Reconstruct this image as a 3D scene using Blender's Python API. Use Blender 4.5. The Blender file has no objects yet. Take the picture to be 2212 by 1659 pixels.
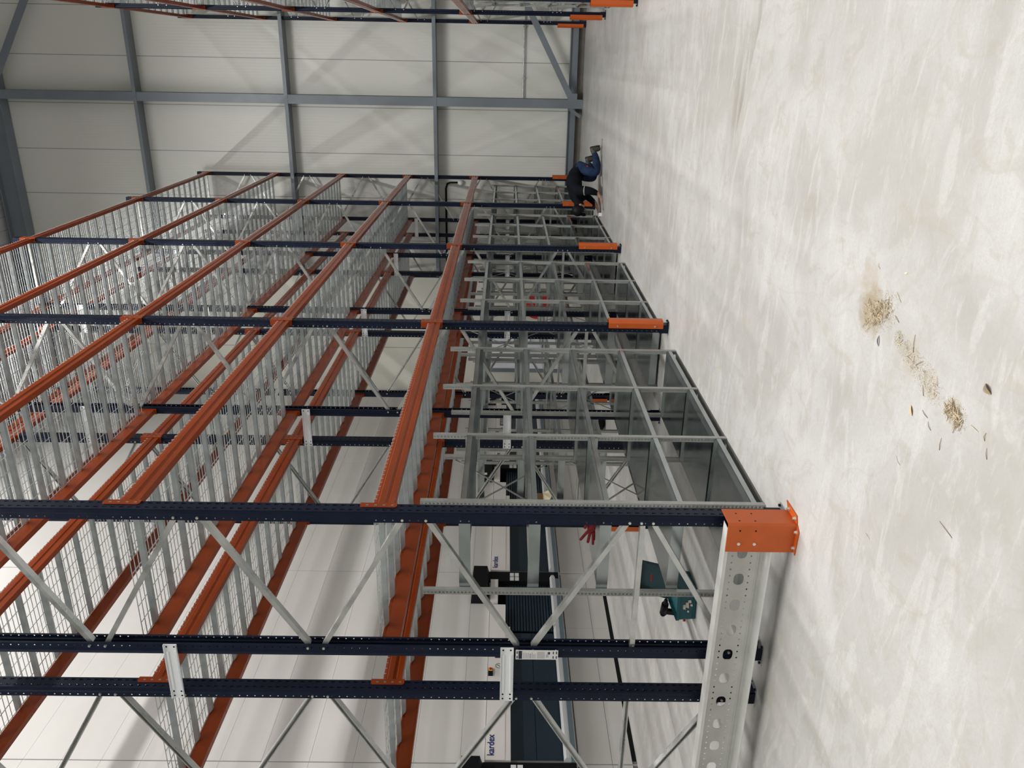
import bpy, math, random
from math import sin, cos, pi, radians, sqrt, atan2
from mathutils import Vector, Matrix

random.seed(7)
SC = bpy.context.scene
COL = SC.collection

# ---------------------------------------------------------------- camera
F_PX, YAW, PITCH, ROLL, CAM_H = 1741.84, 0.3818, 0.0109, 0.014, 1.6833
R0 = Vector((cos(YAW), sin(YAW), 0)); D0 = Vector((-sin(YAW), cos(YAW), 0)); U0 = Vector((0, 0, 1))
D1 = D0 * cos(PITCH) - U0 * sin(PITCH); U1 = U0 * cos(PITCH) + D0 * sin(PITCH)
RR = R0 * cos(ROLL) + U1 * sin(ROLL); UU = -R0 * sin(ROLL) + U1 * cos(ROLL)
cam_data = bpy.data.cameras.new('camera')
cam = bpy.data.objects.new('camera', cam_data); COL.objects.link(cam)
cx, cy, cz = -UU, RR, -D1            # the phone was held sideways: image right is world down
cam.matrix_world = Matrix(((cx.x, cy.x, cz.x, 0), (cx.y, cy.y, cz.y, 0), (cx.z, cy.z, cz.z, CAM_H), (0, 0, 0, 1)))
cam_data.sensor_width = 36.0
cam_data.lens = F_PX / 2212.0 * 36.0
cam_data.clip_start = 0.05; cam_data.clip_end = 200
SC.camera = cam

# ---------------------------------------------------------------- world, lights, exposure
SC.view_settings.view_transform = 'Standard'
SC.view_settings.look = 'None'
SC.view_settings.exposure = 0.0
SC.view_settings.gamma = 1.0
SC.view_settings.use_curve_mapping = False
world = bpy.data.worlds.new('hall_world'); SC.world = world
world.use_nodes = True
world.node_tree.nodes['Background'].inputs['Color'].default_value = (0.85, 0.9, 1.0, 1)
world.node_tree.nodes['Background'].inputs['Strength'].default_value = 0.28

def lamp_strip(name, x, y0, y1, z, power, w=0.14, col=(1.0, 0.987, 0.955)):
    l = bpy.data.lights.new(name, 'AREA'); l.shape = 'RECTANGLE'
    l.size = w; l.size_y = y1 - y0; l.energy = power; l.color = col; l.spread = radians(165)
    o = bpy.data.objects.new(name, l); COL.objects.link(o)
    o.location = (x, (y0 + y1) / 2, z)
    return o
lamp_strip('aisle_lamp_row', -0.9, -4.0, 2.0, 11.6, 450)
lamp_strip('aisle_lamp_row', -0.9, 4.0, 10.0, 11.6, 950)
lamp_strip('machine_lamp_row', -5.7, -3.0, 15.0, 12.4, 780)
lamp_strip('side_lamp_row', 4.4, -3.0, 13.0, 11.6, 480)

# ---------------------------------------------------------------- materials
def new_mat(name):
    m = bpy.data.materials.new(name); m.use_nodes = True
    return m, m.node_tree.nodes, m.node_tree.links, m.node_tree.nodes['Principled BSDF']

def mat(name, col, rough=0.5, metal=0.0, noise=0.0, nscale=6.0, bump=0.0, bscale=200.0, stretch=(1, 1, 1), rnoise=0.0, spec=0.5):
    m, N, L, B = new_mat(name)
    B.inputs['Base Color'].default_value = (*col, 1)
    B.inputs['Roughness'].default_value = rough
    B.inputs['Metallic'].default_value = metal
    B.inputs['Specular IOR Level'].default_value = spec
    tc = N.new('ShaderNodeTexCoord')
    mp = N.new('ShaderNodeMapping'); mp.inputs['Scale'].default_value = stretch
    L.new(tc.outputs['Object'], mp.inputs['Vector'])
    nz = N.new('ShaderNodeTexNoise'); nz.inputs['Scale'].default_value = nscale; nz.inputs['Detail'].default_value = 4
    L.new(mp.outputs['Vector'], nz.inputs['Vector'])
    if noise > 0:
        rp = N.new('ShaderNodeValToRGB')
        rp.color_ramp.elements[0].position = 0.32; rp.color_ramp.elements[1].position = 0.68
        a = [max(0, c * (1 - noise)) for c in col]; b = [min(1, c * (1 + noise)) for c in col]
        rp.color_ramp.elements[0].color = (*a, 1); rp.color_ramp.elements[1].color = (*b, 1)
        L.new(nz.outputs['Fac'], rp.inputs['Fac']); L.new(rp.outputs['Color'], B.inputs['Base Color'])
    if rnoise > 0:
        mr = N.new('ShaderNodeMapRange')
        mr.inputs['From Min'].default_value = 0.3; mr.inputs['From Max'].default_value = 0.7
        mr.inputs['To Min'].default_value = max(0.02, rough - rnoise); mr.inputs['To Max'].default_value = rough + rnoise
        L.new(nz.outputs['Fac'], mr.inputs['Value']); L.new(mr.outputs['Result'], B.inputs['Roughness'])
    if bump > 0:
        n2 = N.new('ShaderNodeTexNoise'); n2.inputs['Scale'].default_value = bscale
        L.new(mp.outputs['Vector'], n2.inputs['Vector'])
        bp = N.new('ShaderNodeBump'); bp.inputs['Strength'].default_value = bump; bp.inputs['Distance'].default_value = 0.002
        L.new(n2.outputs['Fac'], bp.inputs['Height']); L.new(bp.outputs['Normal'], B.inputs['Normal'])
    return m

M = {}
M['navy'] = mat('navy_paint', (0.0040, 0.0080, 0.0235), 0.40, 0, 0.10, 12, rnoise=0.05, spec=0.22)
M['beam'] = mat('orange_beam_paint', (0.235, 0.039, 0.007), 0.26, 0, 0.14, 3, stretch=(1, 0.4, 1), rnoise=0.06, spec=0.28)
M['guard'] = mat('orange_guard_paint', (0.50, 0.088, 0.009), 0.42, 0, 0.06, 9, bump=0.05, bscale=300)
M['galv'] = mat('galvanised_steel', (0.50, 0.52, 0.53), 0.36, 0.75, 0.14, 14, stretch=(1, 1, 0.3), rnoise=0.1)
M['brace'] = mat('galvanised_brace', (0.60, 0.61, 0.60), 0.30, 0.82, 0.10, 10, rnoise=0.08)
M['wire'] = mat('bright_zinc_wire', (0.62, 0.65, 0.66), 0.30, 0.6, 0.05, 20)
M['channel'] = mat('zinc_deck_channel', (0.44, 0.48, 0.49), 0.34, 0.5, 0.12, 9, rnoise=0.08)
M['shelf'] = mat('smooth_galvanised_shelf', (0.42, 0.46, 0.47), 0.17, 0.9, 0.10, 5, rnoise=0.05)
M['post'] = mat('galvanised_post', (0.46, 0.47, 0.46), 0.40, 0.6, 0.08, 10)
M['rail'] = mat('galvanised_floor_rail', (0.60, 0.60, 0.575), 0.42, 0.15, 0.07, 7, rnoise=0.06)
M['bolt'] = mat('zinc_bolt', (0.75, 0.73, 0.66), 0.28, 0.8)
M['wall'] = None
M['steel'] = mat('grey_primed_steel', (0.185, 0.215, 0.25), 0.38, 0.0, 0.06, 2, rnoise=0.05)
M['plinth'] = mat('dark_concrete_plinth', (0.16, 0.15, 0.135), 0.8, 0, 0.15, 3)
M['machine'] = mat('light_grey_powder_coat', (0.60, 0.59, 0.57), 0.45, 0, 0.02, 1.5)
M['machine_hi'] = mat('warm_white_powder_coat', (0.74, 0.715, 0.69), 0.42, 0, 0.01, 1.5)
M['seam'] = mat('dark_seam', (0.16, 0.16, 0.155), 0.7)
M['dkblue'] = mat('dark_blue_panel', (0.016, 0.033, 0.050), 0.42, 0, 0.08, 2)
M['black'] = mat('matt_black', (0.005, 0.006, 0.008), 0.55, 0, 0.05, 8, spec=0.18)
M['alu'] = mat('aluminium_edge', (0.84, 0.86, 0.89), 0.32, 0.25)
M['blugrey'] = mat('blue_grey_trim', (0.22, 0.31, 0.37), 0.4)
M['logo'] = mat('navy_lettering', (0.02, 0.03, 0.16), 0.5)
M['white'] = mat('white_plastic', (0.85, 0.85, 0.85), 0.4)
M['red'] = mat('red_paint', (0.45, 0.012, 0.012), 0.4)
M['yellow'] = mat('yellow_plastic', (0.72, 0.55, 0.05), 0.5)
M['glove'] = mat('red_knit_glove', (0.20, 0.006, 0.010), 0.75, 0, 0.25, 60, bump=0.4, bscale=900)
M['case'] = mat('petrol_plastic', (0.008, 0.085, 0.105), 0.42, 0, 0.06, 20)
M['case_dk'] = mat('dark_petrol_plastic', (0.006, 0.035, 0.045), 0.5, 0, 0.06, 20)
M['paper'] = mat('torn_paper', (0.55, 0.50, 0.42), 0.8, 0, 0.2, 60)
M['carton'] = mat('brown_cardboard', (0.25, 0.155, 0.075), 0.8, 0, 0.08, 20)
M['cream'] = mat('cream_cardboard', (0.80, 0.72, 0.50), 0.7)
M['straw'] = mat('dry_straw', (0.60, 0.50, 0.34), 0.8, 0, 0.3, 40)
M['straw_dk'] = mat('dark_straw', (0.27, 0.20, 0.13), 0.8, 0, 0.3, 40)
M['sand'] = mat('sawdust', (0.50, 0.42, 0.31), 0.9, 0, 0.25, 80)
M['leaf'] = mat('pale_leaf', (0.62, 0.45, 0.27), 0.7)
M['jacket'] = mat('black_work_jacket', (0.006, 0.008, 0.012), 0.85, 0, 0.3, 9, bump=0.25, bscale=60, spec=0.15)
M['jeans'] = mat('blue_work_trousers', (0.016, 0.033, 0.080), 0.85, 0, 0.35, 7, bump=0.25, bscale=60, spec=0.2)
M['skin'] = mat('skin', (0.42, 0.22, 0.16), 0.5, 0, 0.06, 20)
M['boot'] = mat('grey_work_boot', (0.055, 0.055, 0.046), 0.55, 0, 0.15, 30)
M['sign'] = mat('white_sign_plate', (0.72, 0.72, 0.71), 0.35, 0.2)
M['ink'] = mat('grey_print', (0.30, 0.30, 0.31), 0.5)
M['inkdk'] = mat('dark_print', (0.012, 0.014, 0.03), 0.5)
M['doorw'] = mat('white_door_paint', (0.78, 0.81, 0.88), 0.4)

def wall_mat(name, col, axis='X', joint=1.0, off=0.0, rib=True, gcol=0.45):
    """sandwich panels: a joint every metre and a fine micro-ribbing"""
    m, N, L, B = new_mat(name)
    g = N.new('ShaderNodeNewGeometry'); s = N.new('ShaderNodeSeparateXYZ'); L.new(g.outputs['Position'], s.inputs[0])
    c = s.outputs[axis]
    def math(op, a, b=None):
        n = N.new('ShaderNodeMath'); n.operation = op
        for i, v in enumerate((a, b)):
            if v is None: continue
            if isinstance(v, (int, float)): n.inputs[i].default_value = v
            else: L.new(v, n.inputs[i])
        return n.outputs[0]
    p = math('DIVIDE', math('ADD', c, off), joint)
    fr = math('FRACT', p)
    d = math('ABSOLUTE', math('SUBTRACT', fr, 0.5))
    line = math('GREATER_THAN', d, 0.5 - 0.008 / joint)
    mix = N.new('ShaderNodeMix'); mix.data_type = 'RGBA'
    nz = N.new('ShaderNodeTexNoise'); nz.inputs['Scale'].default_value = 0.8; nz.inputs['Detail'].default_value = 3
    L.new(g.outputs['Position'], nz.inputs['Vector'])
    rp = N.new('ShaderNodeValToRGB'); L.new(nz.outputs['Fac'], rp.inputs['Fac'])
    rp.color_ramp.elements[0].color = (*[v * 0.96 for v in col], 1); rp.color_ramp.elements[1].color = (*[min(1, v * 1.04) for v in col], 1)
    L.new(line, mix.inputs['Factor']); L.new(rp.outputs['Color'], mix.inputs['A'])
    mix.inputs['B'].default_value = (*[v * gcol for v in col], 1)
    L.new(mix.outputs['Result'], B.inputs['Base Color'])
    B.inputs['Roughness'].default_value = 0.42
    if rib:
        w = math('SINE', math('MULTIPLY', c, 2 * pi / 0.0625))
        bp = N.new('ShaderNodeBump'); bp.inputs['Strength'].default_value = 0.10; bp.inputs['Distance'].default_value = 0.004
        L.new(w, bp.inputs['Height']); L.new(bp.outputs['Normal'], B.inputs['Normal'])
    return m
M['wall'] = wall_mat('grey_sandwich_panel', (0.70, 0.705, 0.665), 'X', 1.0, 0.05)
M['wallside'] = wall_mat('grey_side_panel', (0.60, 0.60, 0.56), 'Y', 1.0, 0.3)
M['partition'] = wall_mat('cream_partition', (0.66, 0.65, 0.585), 'X', 2.05, 0.6, rib=False)
M['ceiling'] = wall_mat('ribbed_roof_sheet', (0.62, 0.63, 0.66), 'X', 0.30, 0.0, rib=True, gcol=0.6)

def floor_mat():
    m, N, L, B = new_mat('polished_concrete')
    g = N.new('ShaderNodeNewGeometry'); pos = g.outputs['Position']
    s = N.new('ShaderNodeSeparateXYZ'); L.new(pos, s.inputs[0])
    def math(op, a, b=None, c=None, clamp=False):
        n = N.new('ShaderNodeMath'); n.operation = op; n.use_clamp = clamp
        for i, v in enumerate((a, b, c)):
            if v is None: continue
            if isinstance(v, (int, float)): n.inputs[i].default_value = v
            else: L.new(v, n.inputs[i])
        return n.outputs[0]
    def noise(scale, detail=4, dist=0.0, rough=0.55, vec=None, st=None):
        n = N.new('ShaderNodeTexNoise'); n.inputs['Scale'].default_value = scale; n.inputs['Detail'].default_value = detail
        n.inputs['Distortion'].default_value = dist; n.inputs['Roughness'].default_value = rough
        if st:
            mp = N.new('ShaderNodeMapping'); mp.inputs['Scale'].default_value = st[:3]
            mp.inputs['Rotation'].default_value = (0, 0, st[3]); L.new(pos, mp.inputs['Vector']); L.new(mp.outputs['Vector'], n.inputs['Vector'])
        else: L.new(pos, n.inputs['Vector'])
        return n.outputs['Fac']
    def mixc(fac, a, b, mode='MIX'):
        x = N.new('ShaderNodeMix'); x.data_type = 'RGBA'; x.blend_type = mode
        for k, v in (('Factor', fac), ('A', a), ('B', b)):
            if isinstance(v, (int, float)): x.inputs[k].default_value = v
            elif isinstance(v, tuple): x.inputs[k].default_value = (*v, 1)
            else: L.new(v, x.inputs[k])
        return x.outputs['Result']
    def ramp(v, lo, hi):
        n = N.new('ShaderNodeMapRange'); n.interpolation_type = 'SMOOTHSTEP'; L.new(v, n.inputs['Value'])
        n.inputs['From Min'].default_value = lo; n.inputs['From Max'].default_value = hi; return n.outputs['Result']
    base = mixc(ramp(noise(0.8, 6, 0.9), 0.36, 0.66), (0.425, 0.415, 0.400), (0.535, 0.530, 0.524))
    base = mixc(math('MULTIPLY', ramp(noise(3.6, 7, 1.8, 0.6), 0.50, 0.62), 0.34), base, (0.395, 0.370, 0.318))
    base = mixc(math('MULTIPLY', ramp(noise(2.0, 6, 2.6, 0.6, st=(0.5, 1.6, 1, 0.35)), 0.53, 0.62), 0.40), base, (0.610, 0.607, 0.598))
    base = mixc(math('MULTIPLY', ramp(noise(5.5, 6, 1.0, 0.6, st=(1.3, 0.5, 1, -0.3)), 0.57, 0.66), 0.38), base, (0.405, 0.365, 0.295))
    base = mixc(math('MULTIPLY', ramp(noise(11, 5, 2.0, 0.6, st=(0.35, 1.5, 1, 0.9)), 0.56, 0.64), 0.26), base, (0.60, 0.595, 0.58))
    base = mixc(math('MULTIPLY', ramp(noise(55, 5, 0.6, 0.65), 0.46, 0.62), 0.20), base, (0.37, 0.35, 0.31))
    base = mixc(math('MULTIPLY', ramp(noise(160, 4, 0.3), 0.42, 0.62), 0.26), base, (0.40, 0.385, 0.35))
    # trowel edges: thin pale and dark arcs
    v = N.new('ShaderNodeTexVoronoi'); v.feature = 'DISTANCE_TO_EDGE'; v.inputs['Scale'].default_value = 1.3
    mp = N.new('ShaderNodeMapping'); L.new(pos, mp.inputs['Vector'])
    nzv = N.new('ShaderNodeTexNoise'); nzv.inputs['Scale'].default_value = 1.1; L.new(pos, nzv.inputs['Vector'])
    vm = N.new('ShaderNodeVectorMath'); vm.operation = 'MULTIPLY_ADD'; L.new(nzv.outputs['Color'], vm.inputs[0]); vm.inputs[1].default_value = (0.8, 0.8, 0); L.new(pos, vm.inputs[2])
    L.new(vm.outputs[0], v.inputs['Vector'])
    base = mixc(math('MULTIPLY', math('SUBTRACT', 1.0, ramp(v.outputs['Distance'], 0.0, 0.012)), 0.20), base, (0.38, 0.36, 0.32))
    # dark dragged stain across the aisle
    line = math('ADD', math('MULTIPLY', s.outputs['X'], 0.40), s.outputs['Y'])
    d = math('SUBTRACT', line, 5.985)
    band = math('MULTIPLY', ramp(d, -0.004, 0.012), math('SUBTRACT', 1.0, ramp(d, 0.02, 0.42)))
    band = math('MULTIPLY', band, ramp(s.outputs['X'], -0.95, -0.2))
    band = math('MULTIPLY', band, ramp(noise(3, 4, 0.5, st=(0.3, 3.0, 1, 0.38)), 0.30, 0.65))
    base = mixc(math('MULTIPLY', band, 0.80), base, (0.25, 0.23, 0.19))
    # sawdust stain
    def spot(x, y, r, amt, col, b):
        dx = math('SUBTRACT', s.outputs['X'], x); dy = math('SUBTRACT', s.outputs['Y'], y)
        dd = math('SQRT', math('ADD', math('MULTIPLY', dx, dx), math('MULTIPLY', dy, dy)))
        dd = math('ADD', dd, math('MULTIPLY', math('SUBTRACT', noise(14, 4, 0.5), 0.5), r * 0.9))
        return mixc(math('MULTIPLY', math('SUBTRACT', 1.0, ramp(dd, r * 0.45, r)), amt), b, col)
    base = spot(-1.035, 3.55, 0.15, 0.85, (0.35, 0.285, 0.195), base)
    base = spot(-1.11, 3.12, 0.10, 0.35, (0.44, 0.38, 0.29), base)
    base = spot(-1.15, 2.95, 0.08, 0.35, (0.44, 0.38, 0.29), base)
    base = spot(-1.19, 2.74, 0.07, 0.45, (0.42, 0.35, 0.25), base)
    base = spot(-0.90, 3.62, 0.11, 0.45, (0.40, 0.33, 0.25), base)
    # faint blue chalk line in front of the rack
    ch = math('SUBTRACT', 1.0, ramp(math('ABSOLUTE', math('ADD', math('ADD', s.outputs['X'], 2.27), math('MULTIPLY', math('SUBTRACT', noise(3, 2), 0.5), 0.08))), 0.0, 0.03))
    ch = math('MULTIPLY', ch, math('MULTIPLY', ramp(s.outputs['Y'], 5, 6), ramp(noise(2.0, 3), 0.4, 0.6)))
    base = mixc(math('MULTIPLY', ch, 0.16), base, (0.28, 0.32, 0.58))
    L.new(base, B.inputs['Base Color'])
    rr = N.new('ShaderNodeMapRange'); L.new(noise(3, 5, 0.8), rr.inputs['Value'])
    rr.inputs['From Min'].default_value = 0.3; rr.inputs['From Max'].default_value = 0.7
    rr.inputs['To Min'].default_value = 0.34; rr.inputs['To Max'].default_value = 0.48
    L.new(rr.outputs['Result'], B.inputs['Roughness'])
    B.inputs['Specular IOR Level'].default_value = 0.45
    bp = N.new('ShaderNodeBump'); bp.inputs['Strength'].default_value = 0.12; bp.inputs['Distance'].default_value = 0.003
    L.new(noise(60, 4), bp.inputs['Height']); L.new(bp.outputs['Normal'], B.inputs['Normal'])
    return m
M['floor'] = floor_mat()

# ---------------------------------------------------------------- mesh helpers
class MB:
    def __init__(s): s.v = []; s.f = []; s.mi = []; s.cur = 0
    def face(s, idx): s.f.append(idx); s.mi.append(s.cur)
    def add(s, vs, fs):
        b = len(s.v); s.v += [tuple(p) for p in vs]
        for f in fs: s.face([b + i for i in f])
    def box(s, x0, x1, y0, y1, z0, z1):
        if x0 > x1: x0, x1 = x1, x0
        if y0 > y1: y0, y1 = y1, y0
        if z0 > z1: z0, z1 = z1, z0
        s.add([(x0, y0, z0), (x1, y0, z0), (x1, y1, z0), (x0, y1, z0), (x0, y0, z1), (x1, y0, z1), (x1, y1, z1), (x0, y1, z1)],
              [(0, 3, 2, 1), (4, 5, 6, 7), (0, 1, 5, 4), (1, 2, 6, 5), (2, 3, 7, 6), (3, 0, 4, 7)])
        return s
    def ext(s, prof, o, U, V, W, length, cap=True):
        """closed profile (u,v) swept along W from o"""
        o, U, V, W = Vector(o), Vector(U), Vector(V), Vector(W).normalized()
        n = len(prof)
        vs = [o + U * a + V * b for a, b in prof] + [o + U * a + V * b + W * length for a, b in prof]
        fs = [(i, (i + 1) % n, n + (i + 1) % n, n + i) for i in range(n)]
        if cap: fs += [tuple(range(n - 1, -1, -1)), tuple(range(n, 2 * n))]
        s.add(vs, fs); return s
    def bar(s, p0, p1, prof, up=(0, 0, 1)):
        p0, p1 = Vector(p0), Vector(p1); W = (p1 - p0); L = W.length; W.normalize()
        U = W.cross(Vector(up))
        if U.length < 1e-4: U = W.cross(Vector((0, 1, 0)))
        U.normalize(); V = U.cross(W).normalized()
        return s.ext(prof, p0, U, V, W, L)
    def cyl(s, p0, p1, r0, r1=None, n=12, cap=True):
        if r1 is None: r1 = r0
        p0, p1 = Vector(p0), Vector(p1); W = (p1 - p0).normalized()
        U = W.orthogonal().normalized(); V = W.cross(U)
        vs = [p0 + (U * cos(2 * pi * i / n) + V * sin(2 * pi * i / n)) * r0 for i in range(n)] + \
             [p1 + (U * cos(2 * pi * i / n) + V * sin(2 * pi * i / n)) * r1 for i in range(n)]
        fs = [(i, (i + 1) % n, n + (i + 1) % n, n + i) for i in range(n)]
        if cap: fs += [tuple(range(n - 1, -1, -1)), tuple(range(n, 2 * n))]
        s.add(vs, fs); return s
    def tube(s, pts, r, n=6):
        pts = [Vector(p) for p in pts]; rings = []
        for i, p in enumerate(pts):
            t = (pts[min(i + 1, len(pts) - 1)] - pts[max(i - 1, 0)]).normalized()
            if i == 0: U = t.orthogonal().normalized()
            U = (U - t * U.dot(t)).normalized(); V = t.cross(U)
            rr = r[i] if isinstance(r, (list, tuple)) else r
            rings.append([p + (U * cos(2 * pi * k / n) + V * sin(2 * pi * k / n)) * rr for k in range(n)])
        vs = [q for rg in rings for q in rg]; fs = []
        for i in range(len(pts) - 1):
            for k in range(n): fs.append((i * n + k, i * n + (k + 1) % n, (i + 1) * n + (k + 1) % n, (i + 1) * n + k))
        fs += [tuple(range(n - 1, -1, -1)), tuple(range((len(pts) - 1) * n, len(pts) * n))]
        s.add(vs, fs); return s
    def perf(s, o, U, V, w, pitch, cells, hole):
        """strip of sheet metal, width w along U, `cells` cells along V, each with an 8-point hole"""
        o, U, V = Vector(o), Vector(U), Vector(V)
        h = w / 2; q = pitch / 2
        bd = [(h, 0), (h, q), (0, q), (-h, q), (-h, 0), (-h, -q), (0, -q), (h, -q)]
        for c in range(cells):
            cc = o + U * h + V * (pitch * (c + 0.5))
            s.add([cc + U * a + V * b for a, b in bd] + [cc + U * a + V * b for a, b in hole],
                  [(i, (i + 1) % 8, 8 + (i + 1) % 8, 8 + i) for i in range(8)])
        return s
    def sphere(s, c, r, nu=14, nv=8, sc=(1, 1, 1)):
        c = Vector(c); vs = []; fs = []
        for j in range(nv + 1):
            th = pi * j / nv
            for i in range(nu):
                ph = 2 * pi * i / nu
                vs.append(c + Vector((r * sc[0] * sin(th) * cos(ph), r * sc[1] * sin(th) * sin(ph), r * sc[2] * cos(th))))
        for j in range(nv):
            for i in range(nu): fs.append((j * nu + i, j * nu + (i + 1) % nu, (j + 1) * nu + (i + 1) % nu, (j + 1) * nu + i))
        s.add(vs, fs); return s
    def mesh(s, name, mats, smooth=False):
        me = bpy.data.meshes.new(name); me.from_pydata(s.v, [], s.f); me.update()
        for m in (mats if isinstance(mats, (list, tuple)) else [mats]): me.materials.append(m)
        for p, k in zip(me.polygons, s.mi):
            p.material_index = k; p.use_smooth = smooth
        return me
    def build(s, name, mats, parent=None, smooth=False, loc=None, rot=None):
        return put(name, s.mesh(name, mats, smooth), parent, loc, rot)

def put(name, me, parent=None, loc=None, rot=None):
    o = bpy.data.objects.new(name, me); COL.objects.link(o)
    if parent: o.parent = parent
    if loc is not None: o.location = loc
    if rot is not None: o.rotation_euler = rot
    return o
def empty(name, loc=(0, 0, 0), rz=0.0, parent=None):
    o = bpy.data.objects.new(name, None); COL.objects.link(o)
    o.empty_display_size = 0.1; o.location = loc; o.rotation_euler = (0, 0, rz)
    if parent: o.parent = parent
    return o
def tag(o, label=None, cat=None, group=None, kind=None):
    if label: o['label'] = label
    if cat: o['category'] = cat
    if group: o['group'] = group
    if kind: o['kind'] = kind
    return o
def struct(o): o['kind'] = 'structure'; return o
def copy_tree(o, parent=None):
    c = o.copy(); COL.objects.link(c)
    if parent: c.parent = parent
    for ch in list(KIDS.get(o.name, ())): copy_tree(ch, c)
    return c
KIDS = {}
def kids(root):
    def rec(o):
        KIDS[o.name] = list(o.children)
        for c in KIDS[o.name]: rec(c)
    bpy.context.view_layer.update(); rec(root)

def cprof(w, d, lip, t):
    """C profile: web of width w (u), flanges d deep (v), lips"""
    h = w / 2
    return [(-h, 0), (h, 0), (h, d), (h - lip, d), (h - lip, d - t), (h - t, d - t), (h - t, t), (-h + t, t), (-h + t, d - t), (-h + lip, d - t), (-h + lip, d), (-h, d)]
def rect(w, h): return [(-w / 2, -h / 2), (w / 2, -h / 2), (w / 2, h / 2), (-w / 2, h / 2)]

# ---------------------------------------------------------------- rack data
XF, XB, XC, XD, XR = -2.521, -3.504, -3.858, -4.841, 0.755
Y0, BAY = 4.18, 3.70
FY = [Y0 + BAY * i for i in range(5)]
LEV = [2.39, 3.917, 5.431, 6.953, 8.506]        # beam centre heights
TOP = 8.79
DEPTH = 0.983

# ================================================================ setting
WALL_Y = 19.17
struct(MB().box(-14.2, 9, -9, WALL_Y + 0.6, -0.2, 0).build('floor', M['floor']))
struct(MB().box(-4.83, 9, WALL_Y, WALL_Y + 0.15, 0, 13.4).build('wall_far', M['wall']))
struct(MB().box(-14.2, -4.83, WALL_Y, WALL_Y + 0.15, 0, 13.4).build('wall_far_left', M['partition']))
struct(MB().box(-14.35, -14.2, -9, WALL_Y + 0.15, 0, 13.4).build('wall_left', M['wallside']))
struct(MB().box(9, 9.15, -9, WALL_Y + 0.15, 0, 13.4).build('wall_right', M['wallside']))
struct(MB().box(-14.35, 9.15, -9.15, -9, 0, 13.4).build('wall_near', M['wall']))
struct(MB().box(-14.35, 9.15, -9.15, WALL_Y + 0.15, 13.4, 13.55).build('ceiling', M['ceiling']))
# steel frame of the far wall
def ibeam(h, b, t=0.014):
    return [(-b / 2, -h / 2), (b / 2, -h / 2), (b / 2, -h / 2 + t), (t / 2, -h / 2 + t), (t / 2, h / 2 - t), (b / 2, h / 2 - t), (b / 2, h / 2), (-b / 2, h / 2), (-b / 2, h / 2 - t), (-t / 2, h / 2 - t), (-t / 2, -h / 2 + t), (-b / 2, -h / 2 + t)]
CX = -0.88
trim = 0
def trimo(mb, m='steel'):
    global trim
    trim += 1
    return struct(mb.build('trim_%d' % trim, M[m]))
trimo(MB().ext(ibeam(0.24, 0.19), (CX, WALL_Y - 0.19, 0.0), (1, 0, 0), (0, 1, 0), (0, 0, 1), 13.0))
def girt(z, h=0.075, d=0.32, x0=-4.83, x1=9):
    mb = MB()
    for a, b in ((x0, CX - 0.02), (CX + 0.02, x1)):
        mb.box(a, b, WALL_Y - d, WALL_Y - 0.002, z - h / 2, z + h / 2)
    trimo(mb)
for z in (3.28, 6.56, 9.88): girt(z)
trimo(MB().ext(ibeam(0.17, 0.10), (-4.83, WALL_Y - 0.075, 0.235), (0, 1, 0), (0, 0, 1), (1, 0, 0), 13.8))
trimo(MB().box(-4.83, 9, WALL_Y - 0.035, WALL_Y, 0, 0.15), 'plinth')
trimo(MB().ext(ibeam(0.42, 0.30, 0.02), (-7.6, WALL_Y - 0.17, 13.06), (0, 1, 0), (0, 0, 1), (1, 0, 0), 16.6))
trimo(MB().bar((CX + 0.02, WALL_Y - 0.30, 0.22), (4.6, WALL_Y - 0.30, 3.2), rect(0.13, 0.012), up=(0, -1, 0.001)))
trimo(MB().bar((CX, WALL_Y - 0.30, 13.05), (5.6, WALL_Y - 0.30, 9.15), rect(0.16, 0.012), up=(0, -1, 0.001)))
trimo(MB().box(CX - 0.04, CX + 0.22, WALL_Y - 0.312, WALL_Y - 0.30, 0.14, 0.32))
trimo(MB().bar((CX - 0.10, WALL_Y - 0.25, 0.30), (CX - 0.27, WALL_Y - 0.25, 0.05), rect(0.07, 0.012), up=(0, -1, 0.001)))
# door in the far wall, seen through the shelving
dr = MB().box(-7.25, -6.35, WALL_Y - 0.04, WALL_Y, 0.0, 2.1).build('door_1', M['doorw']); struct(dr)
MB().box(-7.35, -7.25, WALL_Y - 0.06, WALL_Y, 0, 2.2).box(-6.35, -6.25, WALL_Y - 0.06, WALL_Y, 0, 2.2).box(-7.35, -6.25, WALL_Y - 0.06, WALL_Y, 2.1, 2.2).build('door_frame', M['steel'], dr)
MB().cyl((-6.45, WALL_Y - 0.09, 1.02), (-6.58, WALL_Y - 0.09, 1.02), 0.012).cyl((-6.45, WALL_Y - 0.09, 1.02), (-6.45, WALL_Y - 0.03, 1.02), 0.012).build('door_handle', M['steel'], dr)

t = MB(); t.cyl((CX + 0.06, WALL_Y - 0.05, 1.33), (8.9, WALL_Y - 0.05, 1.33), 0.017)
for i in range(9): t.box(CX + 0.5 + i * 1.05, CX + 0.53 + i * 1.05, WALL_Y - 0.07, WALL_Y, 1.30, 1.36)
tag(t.build('wall_pipe', M['galv'], smooth=False), 'thin grey pipe running level along the far wall beyond the column', 'pipe')
t = MB(); t.tube([(-2.66, WALL_Y - 0.03, 2.80), (-2.66, WALL_Y - 0.03, 2.98), (-2.70, WALL_Y - 0.03, 3.05), (-2.80, WALL_Y - 0.03, 3.08), (-4.8, WALL_Y - 0.03, 3.08)], 0.022)
tag(t.build('cable', M['black'], smooth=True), 'black cable clipped along the far wall rail behind the rack', 'cable')
tag(MB().sphere((-2.66, WALL_Y - 0.06, 2.74), 0.065, 14, 8).build('wall_camera', M['white'], smooth=True), 'small white dome fitting on the far wall at the cable end', 'camera')

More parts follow.
